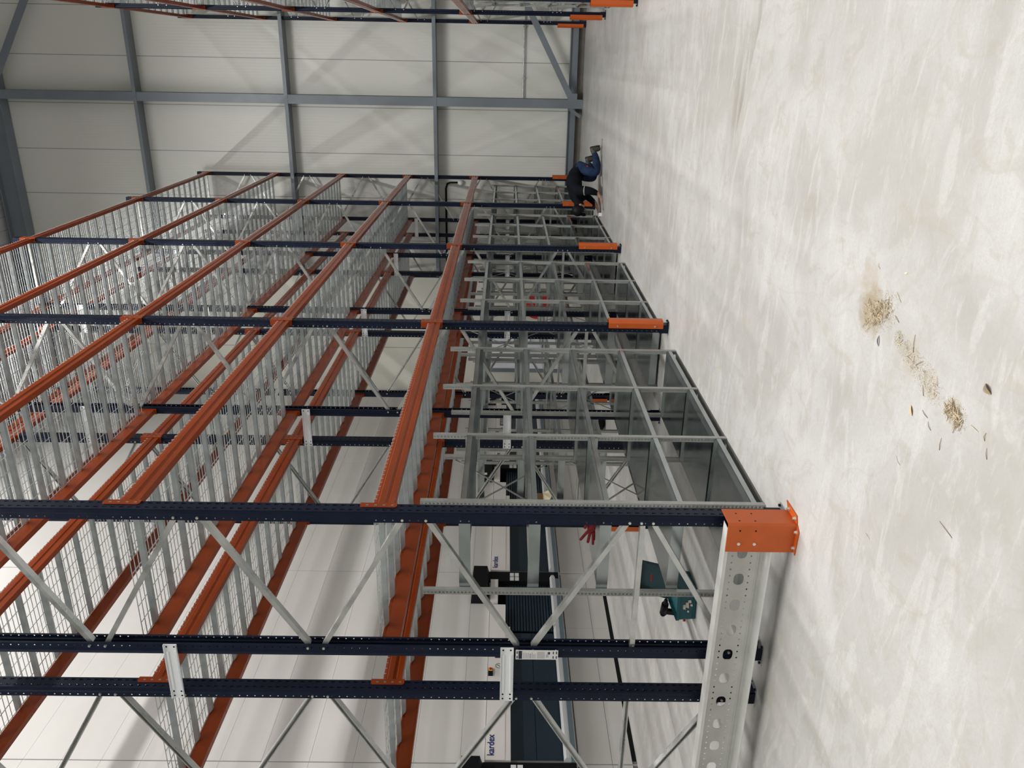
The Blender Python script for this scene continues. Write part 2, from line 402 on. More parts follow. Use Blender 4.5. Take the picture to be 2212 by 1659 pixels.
# ================================================================ upright frames
def make_post_mesh():
    mb = MB(); n = int(TOP / 0.05); H = n * 0.05
    a = 0.0045
    dot = [(a, 0), (a * .7, a * .7), (0, a), (-a * .7, a * .7), (-a, 0), (-a * .7, -a * .7), (0, -a), (a * .7, -a * .7)]
    slot = [(0.004, 0), (0.0065, 0.013), (0, 0.014), (-0.0065, 0.013), (-0.004, 0), (-0.003, -0.012), (0, -0.013), (0.003, -0.012)]
    D = 0.0375
    mb.perf((D, 0.004, 0), (0, 1, 0), (0, 0, 1), 0.041, 0.05, n, slot)
    mb.perf((D, -0.045, 0), (0, 1, 0), (0, 0, 1), 0.041, 0.05, n, slot)
    mb.add([(D, -0.004, 0), (D, 0.004, 0), (D, 0.004, H), (D, -0.004, H)], [(0, 1, 2, 3)])
    for sgn in (-1, 1):
        y = 0.045 * sgn
        # a small step in the side wall, then the flange with the round holes
        mb.perf((-D, y, 0), (1, 0, 0), (0, 0, 1), 0.034, 0.05, n, dot)
        y2 = 0.038 * sgn
        vs = [(-0.0035, y, 0), (0.003, y2, 0), (0.024, y2, 0), (D, y, 0)]
        mb.add(vs + [(p[0], p[1], H) for p in vs], [(i, i + 1, 5 + i, 4 + i) for i in range(3)])
        mb.add([(-D, y, 0), (-D, y - 0.016 * sgn, 0), (-D, y - 0.016 * sgn, H), (-D, y, H)], [(0, 1, 2, 3)])
    return mb.mesh('post', M['navy'])
POST = make_post_mesh()

BR = cprof(0.031, 0.040, 0.007, 0.002)
def brace_mesh(p0, p1, name):
    mb = MB(); dy = Vector((0, -0.022, 0)); mb.bar(Vector(p0) + dy, Vector(p1) + dy, BR, up=(0, 1, 0)); return mb.mesh(name, M['brace'])
FZ = [0.85, 2.20, 3.55, 4.90, 6.25, 7.60]        # front nodes
RZ = [0.17, 1.52, 2.85, 4.23, 5.58, 6.93, 8.30]  # rear nodes
xa, xb = -0.022, -DEPTH + 0.022
BRACES = []
for f in FZ:
    lo = max(r for r in RZ if r < f); hi = min(r for r in RZ if r > f)
    BRACES.append(((xb, 0, lo + 0.05), (xa, 0, f - 0.07)))
    BRACES.append(((xa, 0, f + 0.07), (xb, 0, hi - 0.05)))
HORIZ = [((xa, 0, 0.835), (xb, 0, 0.835)), ((xa, 0, 8.55), (xb, 0, 8.55))]
BRM = [brace_mesh(a, b, 'diagonal_brace') for a, b in BRACES]
HOM = [brace_mesh(a, b, 'horizontal_strut') for a, b in HORIZ]
BOLT = MB().cyl((0, 0, 0), (0, -0.008, 0), 0.0085, n=8).mesh('bolt', M['bolt'])
BOLT_AT = [(xa + 0.004, f + dz) for f in FZ for dz in (-0.07, 0.07)] + [(xa + 0.004, 0.85)] + [(xb - 0.004, f + dz) for f in RZ for dz in (-0.05, 0.05)]
def base_mesh():
    mb = MB(); mb.cur = 1; mb.box(-0.062, 0.080, -0.058, 0.058, 0.0, 0.006); mb.cur = 0
    mb.box(-0.043, 0.043, -0.050, -0.0455, 0.006, 0.10); mb.box(-0.043, 0.043, 0.0455, 0.050, 0.006, 0.10); mb.box(0.038, 0.043, -0.050, 0.050, 0.006, 0.10)
    mb.cyl((0.066, 0.040, 0.008), (0.066, 0.040, 0.018), 0.009, n=8); mb.cyl((0.066, -0.040, 0.008), (0.066, -0.040, 0.018), 0.009, n=8)
    mb.cyl((-0.06, 0.045, 0.008), (-0.06, 0.045, 0.018), 0.009, n=8)
    return mb.mesh('base_plate', [M['navy'], M['galv']])
BASE = base_mesh()
def guard_mesh():
    mb = MB(); t = 0.004
    out = [(0.010, -0.068), (0.062, -0.068), (0.088, -0.040), (0.088, 0.040), (0.062, 0.068), (0.010, 0.068)]
    inn = [(0.010, 0.064), (0.060, 0.064), (0.084, 0.038), (0.084, -0.038), (0.060, -0.064), (0.010, -0.064)]
    mb.ext(out + inn, (0, 0, 0.065), (1, 0, 0), (0, 1, 0), (0, 0, 1), 0.555)
    return mb.mesh('column_guard', M['guard'])
GUARD = guard_mesh()
def guard_bolts():
    mb = MB()
    for z in (0.15, 0.53): mb.cyl((0.034, -0.068, z), (0.034, -0.074, z), 0.009, n=8)
    return mb.mesh('guard_bolt', M['bolt'])
GB = guard_bolts()

def frame(x, y, rz, guard, label, group):
    t = empty('upright_frame', (x, y, 0), rz)
    tag(t, label, 'rack frame', group)
    put('post', POST, t); put('post', POST, t, (-DEPTH, 0, 0), (0, 0, pi))
    put('base_plate', BASE, t); put('base_plate', BASE, t, (-DEPTH, 0, 0), (0, 0, pi))
    for m in BRM: put('diagonal_brace', m, t)
    for m in HOM: put('horizontal_strut', m, t)
    for bx, bz in BOLT_AT:
        sg = -1 if rz == 0 else 1
        put('bolt', BOLT, t, (bx, 0.0452 * sg, bz), (0, 0, 0 if rz == 0 else pi))
    if guard:
        g = put('column_guard', GUARD, t); put('guard_bolt', GB, g)
    return t
ORD = ['nearest', 'second', 'third', 'fourth', 'farthest']
G1 = 'navy upright frames of the rack beside the aisle'
G2 = 'navy upright frames of the rack behind'
G3 = 'navy upright frames of the rack at the photo top edge'
L1 = ['navy rack frame standing behind the big orange corner guard',
      'navy rack frame with orange guard, second from the camera beside the aisle',
      'navy rack frame with orange guard, third from the camera beside the aisle',
      'navy rack frame directly behind the kneeling person, orange guard at foot',
      'navy rack frame at the far end beside the wall, beyond the kneeling person']
for i in range(5):
    frame(XF, FY[i], 0, i > 0, L1[i], G1)
for i in range(5):
    frame(XD, FY[i], pi, i > 0, 'navy frame of rear back-to-back rack, %s from the camera' % ORD[i], G2)
L3 = {1: 'navy frame of opposite rack just outside the photo top edge',
      2: 'navy frame with the largest orange guard at the photo top edge',
      3: 'navy frame with the middle orange guard at the photo top edge',
      4: 'navy frame with the smallest orange guard, last one at the photo top edge'}
for i in (1, 2, 3, 4):
    frame(XR, FY[i], pi, True, L3[i], G3)

# ---------------------------------------------------------------- beams
BL = BAY - 0.094                                   # clear length
def beam_mesh():
    mb = MB()
    # section: front face towards +x with two shallow grooves, step on the inner top for the deck
    p = [(0.025, -0.0625), (0.025, -0.030), (0.019, -0.024), (0.019, -0.006), (0.025, 0.000), (0.025, 0.032), (0.020, 0.038), (0.020, 0.048), (0.016, 0.0625),
         (-0.002, 0.0625), (-0.006, 0.036), (-0.025, 0.036), (-0.025, -0.0625)]
    mb.ext(p, (0, 0.047, 0), (1, 0, 0), (0, 0, 1), (0, 1, 0), BL)
    return mb.mesh('beam', M['beam'])
BEAM = beam_mesh()
def conn_mesh(sgn):
    mb = MB()
    # L plate: one leg lies on the post face, the other carries the beam end; sgn=+1 near end
    y = 0.0 if sgn > 0 else 0.0
    a = 0.002; b = 0.047
    prof = []
    z0, z1 = -0.0825, 0.1375
    # leg on the post face (plane x = 0.0385), with chamfered corners
    pts = [(a, z0 + 0.012), (a + 0.010, z0), (b, z0), (b, z1), (a + 0.010, z1), (a, z1 - 0.012)]
    mb.ext([(sgn * p, q) for p, q in pts], (0.0385, 0, 0), (0, 1, 0), (0, 0, 1), (1, 0, 0), 0.004)
    mb.box(-0.02, 0.0425, sgn * b, sgn * (b + 0.004), z0, z1)
    return mb.mesh('end_connector', M['beam'])
CONN = {1: conn_mesh(1), -1: conn_mesh(-1)}
def slots_mesh(sgn):
    mb = MB()
    for z in (-0.055, -0.005, 0.045, 0.095):
        mb.ext([(sgn * 0.018, z - 0.009), (sgn * 0.030, z - 0.006), (sgn * 0.030, z + 0.006), (sgn * 0.018, z + 0.009)], (0.0426, 0, 0), (0, 1, 0), (0, 0, 1), (1, 0, 0), 0.0008)
    return mb.mesh('hook_slot', M['seam'])
SLOT = {1: slots_mesh(1), -1: slots_mesh(-1)}
LN = ['lowest', 'second', 'third', 'fourth', 'top']
BN = ['nearest', 'second', 'third', 'farthest']
def beam(x, y, z, rz, label, group):
    """rz = 0: front face towards +x; rz = pi: towards -x. The beam starts at the frame line y"""
    t = empty('load_beam', (x, y if rz == 0 else y + BAY, z), rz)
    tag(t, label, 'rack beam', group)
    put('beam', BEAM, t, (0.0125, 0, 0))
    for s, yy in ((1, 0), (-1, BAY)):
        c = put('end_connector', CONN[s], t, (0, yy, 0)); put('hook_slot', SLOT[s], c)
    return t

# ---------------------------------------------------------------- wire mesh decks
DW = (BAY - 0.11) / 4.0
DD = DEPTH - 0.035
def deck_meshes():
    mb = MB(); r = 0.0022
    W = DW - 0.012
    sq = [(-r, -r), (r, -r), (r, r), (-r, r)]
    n = 18
    for k in range(n):                                  # wires from front to rear, bent down over the beams
        y = -W / 2 + W * k / (n - 1)
        xf, xr = 0.030, -DEPTH - 0.030
        pts = [(xf, y, -0.035), (xf, y, 0.0), (xr, y, 0.0), (xr, y, -0.035)]
        for a, b in zip(pts, pts[1:]): mb.bar(a, b, sq, up=(0, 1, 0))
    for k in range(9):
        x = 0.0 - DEPTH * k / 8.0
        mb.bar((x, -W / 2, -0.005), (x, W / 2, -0.005), sq)
    for x in (0.030, -DEPTH - 0.030):
        mb.bar((x, -W / 2, -0.035), (x, W / 2, -0.035), sq)
    mesh = mb.mesh('wire_mesh', M['wire'])
    ch = MB()                                           # V-bottomed support channel, flared where it sits on the beams
    sec = [(-0.026, 0), (-0.016, -0.030), (0.016, -0.030), (0.026, 0), (0.0235, 0), (0.0145, -0.0275), (-0.0145, -0.0275), (-0.0235, 0)]
    ch.ext(sec, (-0.034, 0, -0.008), (0, 1, 0), (0, 0, 1), (-1, 0, 0), DEPTH - 0.068)
    for s, x in ((1, -0.034), (-1, -DEPTH + 0.034)):
        ch.add([(x, -0.026, -0.008), (x, 0.026, -0.008), (x + s * 0.035, 0.026, -0.008), (x + s * 0.035, -0.026, -0.008), (x, -0.016, -0.038), (x, 0.016, -0.038)],
               [(0, 1, 2, 3), (4, 5, 2, 3), (0, 4, 3), (1, 5, 2)])
    chan = ch.mesh('support_channel', M['channel'])
    return mesh, chan
WM, CHN = deck_meshes()
def deck(x, y, z, rz, label, group):
    t = empty('wire_mesh_deck', (x, y, z), rz)
    tag(t, label, 'mesh deck', group)
    put('wire_mesh', WM, t)
    for k in (-1, 0, 1): put('support_channel', CHN, t, (0, k * DW / 3.0, 0))
    return t
ROWS = [('aisle rack', XF, 0, range(0, 4), 'rack beside the aisle'), ('rear rack', XD, pi, range(0, 4), 'rack behind it'),
        ('photo top rack', XR, pi, range(1, 4), 'rack at the photo top edge')]
PN = ['first', 'second', 'third', 'fourth']
for rn, x, rz, bays, gname in ROWS:
    for li, z in enumerate(LEV):
        for b in bays:
            y = FY[b]
            outer = 'machine side' if rn == 'rear rack' else ('aisle side')
            inner = 'hidden side'
            bn = BN[b]
            xo = x
            xi = x - DEPTH if rz == 0 else x + DEPTH
            beam(xo, y, z, rz, 'orange beam, %s level, %s bay, outer face of %s' % (LN[li], bn, gname), 'orange beams of the ' + gname)
            beam(xi, y, z, pi - rz, 'orange beam, %s level, %s bay, inner face of %s' % (LN[li], bn, gname), 'orange beams of the ' + gname)
            for k in range(4):
                deck(x, y + 0.055 + DW * (k + 0.5), z + 0.0625 + 0.004, rz,
                     'wire deck, %s level, %s bay, %s panel from camera, %s' % (LN[li], bn, PN[k], gname),
                     'wire mesh decks of the ' + gname)

# ---------------------------------------------------------------- row spacers
def spacer_mesh():
    mb = MB(); L = (XB - XC) + 0.078; h = 0.042
    x0, x1 = -L / 2, L / 2
    mb.box(x0, x1, 0, 0.003, -h, h)
    mb.box(x0, x1, -0.012, 0, h - 0.003, h); mb.box(x0, x1, -0.012, 0, -h, -h + 0.003)
    for z in (-0.024, 0.024):
        mb.ext([(-0.007, 0), (-0.004, -0.007), (0.004, -0.007), (0.007, 0)], (x0 + 0.075, 0, z), (0, 0, 1), (0, 1, 0), (1, 0, 0), L - 0.13)
    return mb.mesh('row_spacer', M['alu'])
SPM = spacer_mesh()
def spacer_holes():
    mb = MB(); L = (XB - XC) + 0.078
    for x in (-L / 2 + 0.02, L / 2 - 0.02, -L / 2 + 0.055):
        for z in (-0.024, 0.024): mb.cyl((x, -0.0005, z), (x, -0.0016, z), 0.006, n=8)
    return mb.mesh('bolt_hole', M['black'])
SPH = spacer_holes()
for i in range(5):
    for j, z in enumerate((1.635, 3.77, 6.1, 7.95)):
        o = put('row_spacer', SPM, None, ((XB + XC) / 2, FY[i] - 0.0495, z))
        tag(o, '%s galvanised spacer bracket joining the %s pair of frames' % (['lowest', 'second', 'third', 'topmost'][j], ORD[i]), 'bracket', 'spacer brackets between the two racks')
        put('bolt_hole', SPH, o)

# ---------------------------------------------------------------- load sign on the nearest rear post
t = empty('load_sign', (XB - 0.005, FY[0] - 0.062, 1.445)); tag(t, 'small white load notice plate on the nearest rear post', 'sign')
MB().box(-0.036, 0.036, 0, 0.003, -0.135, 0.135).build('sign_plate', M['sign'], t)
mb = MB(); mb.box(-0.031, 0.031, -0.0012, 0, 0.095, 0.117); mb.build('header_band', M['inkdk'], t)
mb = MB()
random.seed(3)
for (z0, z1, nl) in ((0.045, 0.085, 5), (0.012, 0.04, 4)):
    for k in range(nl):
        z = z0 + (z1 - z0) * k / (nl - 1)
        mb.box(-0.027, random.uniform(0.005, 0.027), -0.0012, 0, z - 0.0012, z + 0.0012)
for k in range(6):
    z = -0.002 - 0.009 * k; mb.box(-0.026, 0.024, -0.0012, 0, z - 0.0005, z + 0.0005)
for k in range(6):
    x = -0.026 + 0.010 * k; mb.box(x - 0.0005, x + 0.0005, -0.0012, 0, -0.047, -0.002)
for k in range(3): mb.box(-0.02, random.uniform(0.0, 0.02), -0.0012, 0, -0.060 - 0.006 * k, -0.058 - 0.006 * k)
mb.build('printed_lines', M['ink'], t)
mb = MB(); mb.box(0.006, 0.024, -0.0012, 0, -0.083, -0.070)
for x in (-0.018, 0.018):
    for z in (0.126, -0.104, -0.124): mb.box(x - 0.010, x + 0.010, -0.0012, 0, z - 0.003, z + 0.003)
mb.build('fixing_slot', M['inkdk'], t)

# ---------------------------------------------------------------- end rail with the corner guard
RX0, RX1, RYW = -2.47, -6.3, 4.06
t = empty('end_rail', (RX0, RYW, 0)); tag(t, 'long galvanised perforated floor rail across the rack end', 'guard rail')
def rail():
    mb = MB(); L = RX0 - RX1 - 0.03; n = int(L / 0.188)
    z0, z1 = 0.118, 0.385
    zc = 0.250
    st = [(0.032, 0), (0.030, 0.019), (0, 0.030), (-0.030, 0.019), (-0.032, 0), (-0.030, -0.019), (0, -0.030), (0.030, -0.019)]
    # big stadium holes, long along the rail
    big = [(0.030, 0), (0.024, 0.024), (0, 0.033), (-0.024, 0.024), (-0.030, 0), (-0.024, -0.024), (0, -0.033), (0.024, -0.024)]
    def refine(o, U, V, w, pitch, cells, hu, hv):
        """cells with a smooth 16-point rounded hole"""
        o, U, V = Vector(o), Vector(U), Vector(V); h = w / 2; q = pitch / 2
        bd = [(h, 0), (h, q * .4), (h, q), (h * .4, q), (0, q), (-h * .4, q), (-h, q), (-h, q * .4), (-h, 0), (-h, -q * .4), (-h, -q), (-h * .4, -q), (0, -q), (h * .4, -q), (h, -q), (h, -q * .4)]
        ho = []
        for i in range(16):
            a = 2 * pi * i / 16; c, s_ = cos(a), sin(a); e = 0.78
            ho.append((hu * (abs(c) ** e) * (1 if c >= 0 else -1), hv * (abs(s_) ** e) * (1 if s_ >= 0 else -1)))
        for c in range(cells):
            cc = o + U * h + V * (pitch * (c + 0.5))
            for dy in (0, 0.003):
                off = Vector((0, dy, 0))
                mb.add([cc + off + U * a + V * b for a, b in bd] + [cc + off + U * a + V * b for a, b in ho],
                       [(i, (i + 1) % 16, 16 + (i + 1) % 16, 16 + i) for i in range(16)])
            mb.add([cc + U * a + V * b for a, b in ho] + [cc + Vector((0, 0.003, 0)) + U * a + V * b for a, b in ho],
                   [(i, (i + 1) % 16, 16 + (i + 1) % 16, 16 + i) for i in range(16)])
    U = (0, 0, 1); V = (-1, 0, 0); S0 = 0.125
    refine((-S0, 0, zc - 0.042), U, V, 0.084, 0.188, n, 0.031, 0.041)
    refine((-S0, 0, zc + 0.042), U, V, 0.030, 0.047, n * 4, 0.0052, 0.0068)
    refine((-S0, 0, zc - 0.072), U, V, 0.030, 0.047, n * 4, 0.0052, 0.0068)
    LL = n * 0.188 + S0; mb.box(0, -S0, 0, 0.003, z0, z1)
    mb.box(0, -LL, 0, 0.003, zc + 0.072, z1); mb.box(0, -LL, 0, 0.003, z0, zc - 0.072)
    mb.box(0, -LL, -0.006, 0.0, zc - 0.100, zc - 0.095)                    # rolled bead
    mb.box(0, -LL, -0.080, 0.0, z1 - 0.003, z1); mb.box(0, -LL, -0.083, -0.080, z1 - 0.020, z1)
    mb.box(0, -LL, -0.112, 0.0, z0, z0 + 0.003)
    return mb.build('rail_channel', M['rail'], t)
rail()
def lguard():
    mb = MB(); th = 0.006
    cxp, cyp = 0.055, -0.125                       # outer corner in local coordinates
    z0, z1 = 0.0, 0.395
    # L section, bevelled outer corner
    a = 0.165; b = 0.185
    prof = [(-b, 0), (-0.012, 0), (0, 0.012), (0, a), (-th, a), (-th, 0.014), (-0.014, th), (-b, th)]
    mb.ext([(cxp + p, cyp + q) for p, q in prof], (0, 0, z0), (1, 0, 0), (0, 1, 0), (0, 0, 1), z1)
    # feet turned outwards
    mb.ext([(cxp - 0.165, cyp), (cxp - 0.002, cyp), (cxp - 0.030, cyp - 0.038), (cxp - 0.185, cyp - 0.030)], (0, 0, 0), (1, 0, 0), (0, 1, 0), (0, 0, 1), 0.007)
    mb.ext([(cxp, cyp + 0.004), (cxp + 0.042, cyp + 0.028), (cxp + 0.042, cyp + 0.205), (cxp, cyp + 0.165)], (0, 0, 0), (1, 0, 0), (0, 1, 0), (0, 0, 1), 0.007)
    g = mb.build('corner_guard', M['guard'], t)
    bb = MB()
    for x, y in ((cxp - 0.145, cyp - 0.013), (cxp - 0.040, cyp - 0.016), (cxp + 0.020, cyp + 0.035), (cxp + 0.020, cyp + 0.140)):
        bb.cyl((x, y, 0.007), (x, y, 0.013), 0.013, n=12); bb.cyl((x, y, 0.013), (x, y, 0.024), 0.008, n=8)
    for z in (0.325, 0.235): bb.cyl((cxp - 0.130, cyp, z), (cxp - 0.130, cyp - 0.006, z), 0.0095, n=12)
    bb.build('anchor_bolt', M['bolt'], g)
    hh = MB()
    for z in (0.325, 0.235):
        hh.cyl((cxp - 0.045, cyp, z), (cxp - 0.045, cyp - 0.0008, z), 0.0055, n=10)
        hh.cyl((cxp, cyp + 0.035, z), (cxp + 0.0008, cyp + 0.035, z), 0.0055, n=10)
        hh.cyl((cxp, cyp + 0.115, z), (cxp + 0.0008, cyp + 0.115, z), 0.0055, n=10)
    hh.build('bolt_hole', M['black'], g)
lguard()

# ================================================================ low shelving inside the racks
SH_Z = [0.085, 0.56, 1.03, 1.49, 1.945]
SPC = 0.977; SD = 0.71; SH_TOP = 2.20
def shelf_post_mesh(front):
    mb = MB(); n = int(SH_TOP / 0.025)
    h = 0.0062
    sqh = [(h, 0), (h, h), (0, h), (-h, h), (-h, 0), (-h, -h), (0, -h), (h, -h)]
    sx = 1 if front else -1                          # outer face towards +x or -x
    mb.box(0, -sx * 0.0025, -0.018, 0.018, 0.0, SH_TOP)
    for y in (-0.016, 0.016):
        mb.perf((0 if not front else -0.034, y, 0), (1, 0, 0), (0, 0, 1), 0.034, 0.025, n, sqh)
    mb.box(-sx * 0.034, -sx * 0.0365, -0.016, 0.016, 0.0, SH_TOP)
    mb.box(0, -sx * 0.034, -0.0115, -0.0105, 0.0, SH_TOP); mb.box(0, -sx * 0.034, 0.0105, 0.0115, 0.0, SH_TOP)  # inner sheets added to block light behind the holes, so they look dark
    for k in range(22): mb.box(0, sx * 0.0008, 0.006, 0.010, 0.05 + k * 0.1, 0.056 + k * 0.1)
    return mb.mesh('shelf_post', M['post'])
SPF, SPR = shelf_post_mesh(True), shelf_post_mesh(False)
def shelf_mesh():
    mb = MB(); w = SPC - 0.040; x0, x1 = -SD, -0.002
    mb.box(x0, x1, -w / 2, w / 2, -0.003, 0.0)
    mb.box(x1 - 0.003, x1, -w / 2, w / 2, -0.036, 0.0); mb.box(x1 - 0.018, x1 - 0.003, -w / 2, w / 2, -0.036, -0.033)
    mb.box(x0, x0 + 0.003, -w / 2, w / 2, -0.036, 0.0)
    for s in (-1, 1): mb.box(x0 + 0.01, x1 - 0.01, s * w / 2, s * (w / 2 - 0.003), -0.062, 0.014)
    return mb.mesh('shelf', M['shelf'])
SHELF = shelf_mesh()
def xbrace_mesh(z0, z1, zc=0):
    mb = MB(); w = SPC
    for k, (a, b) in enumerate(((z0, z1), (z1, z0))):
        mb.bar((-0.004 * k, -w / 2, a), (-0.004 * k, w / 2, b), rect(0.003, 0.018), up=(0, 0, 1))
    return mb.mesh('cross_brace', M['galv'])
XB1, XB2 = xbrace_mesh(0.22, 1.08), xbrace_mesh(1.24, 2.10)
def shelving(x, y0, rz, label, group):
    """x: front face; y0: first post"""
    t = empty('steel_shelving', (x, y0, 0), rz); tag(t, label, 'shelving', group)
    s = 1 if rz == 0 else -1
    for k in range(4):
        put('shelf_post', SPF, t, (0, s * k * SPC, 0)); put('shelf_post', SPR, t, (-SD, s * k * SPC, 0))
    for k in range(3):
        for z in SH_Z: put('shelf', SHELF, t, (0, s * (k + 0.5) * SPC, z))
    for zb in (XB1, XB2): put('cross_brace', zb, t, (-SD - 0.012, s * 1.5 * SPC, 0))
    return t
SY = [4.485, 8.15, 11.845, 15.53]
for b in range(4):
    shelving(-2.60, SY[b], 0, 'galvanised five-shelf unit under the %s bay of the rack beside the aisle' % BN[b], 'galvanised shelving beside the aisle')
for b in (1, 2, 3):
    shelving(-4.76, SY[b], pi, 'galvanised shelf unit inside the rear rack, its %s bay' % BN[b], 'galvanised shelving in the rear rack')
shelving(0.83, SY[2], pi, 'galvanised shelf unit inside the rack at the photo top edge', 'shelving opposite')

# ================================================================ lift machines
MX = -7.85; MD = 3.0; MW = 3.872; MH = 12.7
def text(body, size, parent, loc, rot, m, name='lettering', off=0.0):
    c = bpy.data.curves.new(name, 'FONT'); c.body = body; c.size = size; c.extrude = 0.0015; c.offset = off
    tmp = bpy.data.objects.new(name, c); COL.objects.link(tmp)
    me = bpy.data.meshes.new_from_object(tmp.evaluated_get(bpy.context.evaluated_depsgraph_get()))
    bpy.data.objects.remove(tmp); bpy.data.curves.remove(c)
    me.materials.clear(); me.materials.append(m); me.name = name
    o = bpy.data.objects.new(name, me); COL.objects.link(o)
    o.parent = parent; o.location = loc; o.rotation_euler = rot
    return o
def machine(y):
    """local: x=0 front face (towards +x), y along the row from its near side"""
    t = empty('vertical_lift_machine', (MX, y, 0))
    g = 0.0028
    mb = MB()
    # carcass behind the cladding
    mb.box(-MD, -0.004, 0.0, 0.0035, 0, MH); mb.box(-MD, -0.004, MW - 0.0035, MW, 0, MH)
    mb.cur = 1
    mb.box(-MD, -0.012, 0.01, 0.05, 0, MH); mb.box(-MD, -0.012, MW - 0.05, MW - 0.01, 0, MH)
    mb.box(-0.10, -0.012, 0.03, MW - 0.03, 1.86, MH); mb.box(-0.10, -0.012, 0.03, MW - 0.03, 0.06, 0.72)
    mb.cur = 0
    mb.box(-MD, -MD + 0.02, 0, MW, 0, MH); mb.box(-MD, 0, 0, MW, MH - 0.01, MH)
    zs = [2.14, 2.70, 2.99, 3.42, 3.95, 4.52, 5.02, 5.48, 5.95, 6.43, 6.90, 7.36, 7.9, 8.45, 8.95, 9.45, 10.0, 10.6, 11.2, 11.9, MH]
    z = 1.845
    for zz in zs:
        mb.box(-0.012, 0, g, MW - g, z + g / 2, zz - g / 2); z = zz
    mb.box(-0.012, 0, g, 2.5, 0.06, 0.30); mb.box(-0.012, 0, 2.5 + g, MW - g, 0.06, 0.30)
    mb.box(-0.012, 0, g, 2.5, 0.305, 0.735); mb.box(-0.012, 0, 2.5 + g, MW - g, 0.305, 0.735)
    mb.build('casing', [M['machine'], M['seam']], t)
    MB().box(-0.06, -0.022, 0.002, MW - 0.002, 0.0, 0.058).build('toe_kick', M['black'], t)
    mb = MB(); mb.box(-0.9, -0.88, 0.03, MW - 0.03, 0.72, 1.60); mb.box(-0.9, -0.02, 0.03, 0.05, 0.72, 1.6); mb.box(-0.9, -0.02, MW - 0.05, MW - 0.03, 0.72, 1.6)
    mb.box(-0.9, 0, 0.03, MW - 0.03, 0.70, 0.72)
    for yy in (0.06, ): pass
    mb.box(-0.075, -0.07, 0.06, 2.46, 0.88, 1.205); mb.box(-0.075, -0.07, 0.06, 2.46, 1.211, 1.56)
    mb.build('access_opening', M['dkblue'], t)
    mb = MB()
    n = 16
    for k in range(n):
        z0 = 0.88 + (1.60 - 0.88) * k / n; z1 = 0.88 + (1.60 - 0.88) * (k + 1) / n
        mb.ext([(0, z0), (0.018, z0 + 0.008), (0.018, z1 - 0.014), (0, z1)], (-0.075, 2.50, 0), (1, 0, 0), (0, 0, 1), (0, 1, 0), MW - 2.50 - 0.16)
    mb.build('roller_shutter', M['dkblue'], t)
    mb = MB(); mb.box(-0.02, 0.05, 0.0, 2.98, 1.60, 1.84); mb.box(-0.10, 0.045, 0.0, 2.46, 1.53, 1.60)
    mb.box(-0.02, 0.07, 3.04, MW - 0.27, 1.72, 1.84)
    h = mb.build('header_panel', M['machine_hi'], t)
    text('kardex', 0.118, h, (0.052, 0.06, 1.735), (pi / 2, 0, pi / 2), M['logo'], 'lettering', 0.0018)
    mb = MB(); mb.box(0.05, 0.056, 1.78, 2.15, 1.625, 1.745); mb.build('control_screen', M['inkdk'], h)
    mb = MB(); mb.box(0.056, 0.058, 1.82, 1.98, 1.64, 1.73); mb.box(0.056, 0.058, 2.0, 2.12, 1.65, 1.735); mb.build('screen_glass', M['ink'], h)
    mb = MB()
    for k in range(14):
        a, b = 2 * pi * k / 14, 2 * pi * (k + 1) / 14
        mb.bar((0.052, 1.62 + 0.045 * cos(a), 1.69 + 0.045 * sin(a)), (0.052, 1.62 + 0.045 * cos(b), 1.69 + 0.045 * sin(b)), rect(0.004, 0.004), up=(1, 0, 0))
    mb.bar((0.052, 1.60, 1.67), (0.052, 1.64, 1.71), rect(0.004, 0.008), up=(1, 0, 0))
    mb.build('round_symbol', M['inkdk'], h)
    mb = MB(); mb.box(0.05, 0.07, 1.42, 1.56, 1.77, 1.835); mb.build('switch_box', M['black'], h)
    mb = MB(); mb.box(0.07, 0.074, 1.50, 1.555, 1.775, 1.83); mb.build('switch_plate', M['yellow'], h)
    mb = MB(); mb.cyl((0.074, 1.528, 1.802), (0.09, 1.528, 1.802), 0.018, n=14); mb.build('stop_button', M['red'], h)
    # worktop nose: bright aluminium profile over a blue-grey band, in two lengths
    mb = MB()
    for a, b in ((0.0, 2.42 + 0.02), (2.50, MW - 0.18)):
        mb.ext([(0, 0.80), (0.06, 0.80), (0.10, 0.825), (0.10, 0.86), (0.05, 0.885), (0, 0.885)], (0, a, 0), (1, 0, 0), (0, 0, 1), (0, 1, 0), b - a)
    mb.build('worktop_edge', M['alu'], t)
    mb = MB(); mb.box(0, 0.035, 0.0, MW - 0.18, 0.735, 0.80); mb.build('worktop_band', M['blugrey'], t)
    mb = MB(); mb.box(-0.05, 0.03, MW - 0.26, MW - 0.005, 0.74, 1.87); mb.build('hinge_column', M['black'], t)
    mb = MB()
    for a in (0.245, 0.135): 
        for zz in (1.42, 1.50): mb.box(0.03, 0.036, MW - a, MW - a + 0.09, zz - 0.035, zz + 0.03)
    mb.build('hinge_plate', M['white'], t)
    mb = MB(); mb.ext([(0, 1.86), (0.16, 1.90), (0.16, 2.12), (0, 2.14)], (0, 3.06, 0), (1, 0, 0), (0, 0, 1), (0, 1, 0), 0.78); mb.build('monitor', M['black'], t)
    mb = MB(); mb.box(0.16, 0.164, 3.08, 3.16, 1.98, 2.10); mb.build('small_label', M['white'], t)
    return t
m0 = machine(7.305)
kids(m0)
tag(m0, 'light grey lift machine with dark opening, nearest the camera in full view', 'storage machine', 'lift machines behind the racks')
for k, lab in ((-1, 'light grey lift machine at the bottom photo edge, mostly cut off'), (1, 'second light grey lift machine, cardboard box on its worktop'),
               (2, 'last light grey lift machine, against the far wall')):
    c = copy_tree(m0); c.location = (MX, 7.305 + 3.885 * k, 0); tag(c, lab)

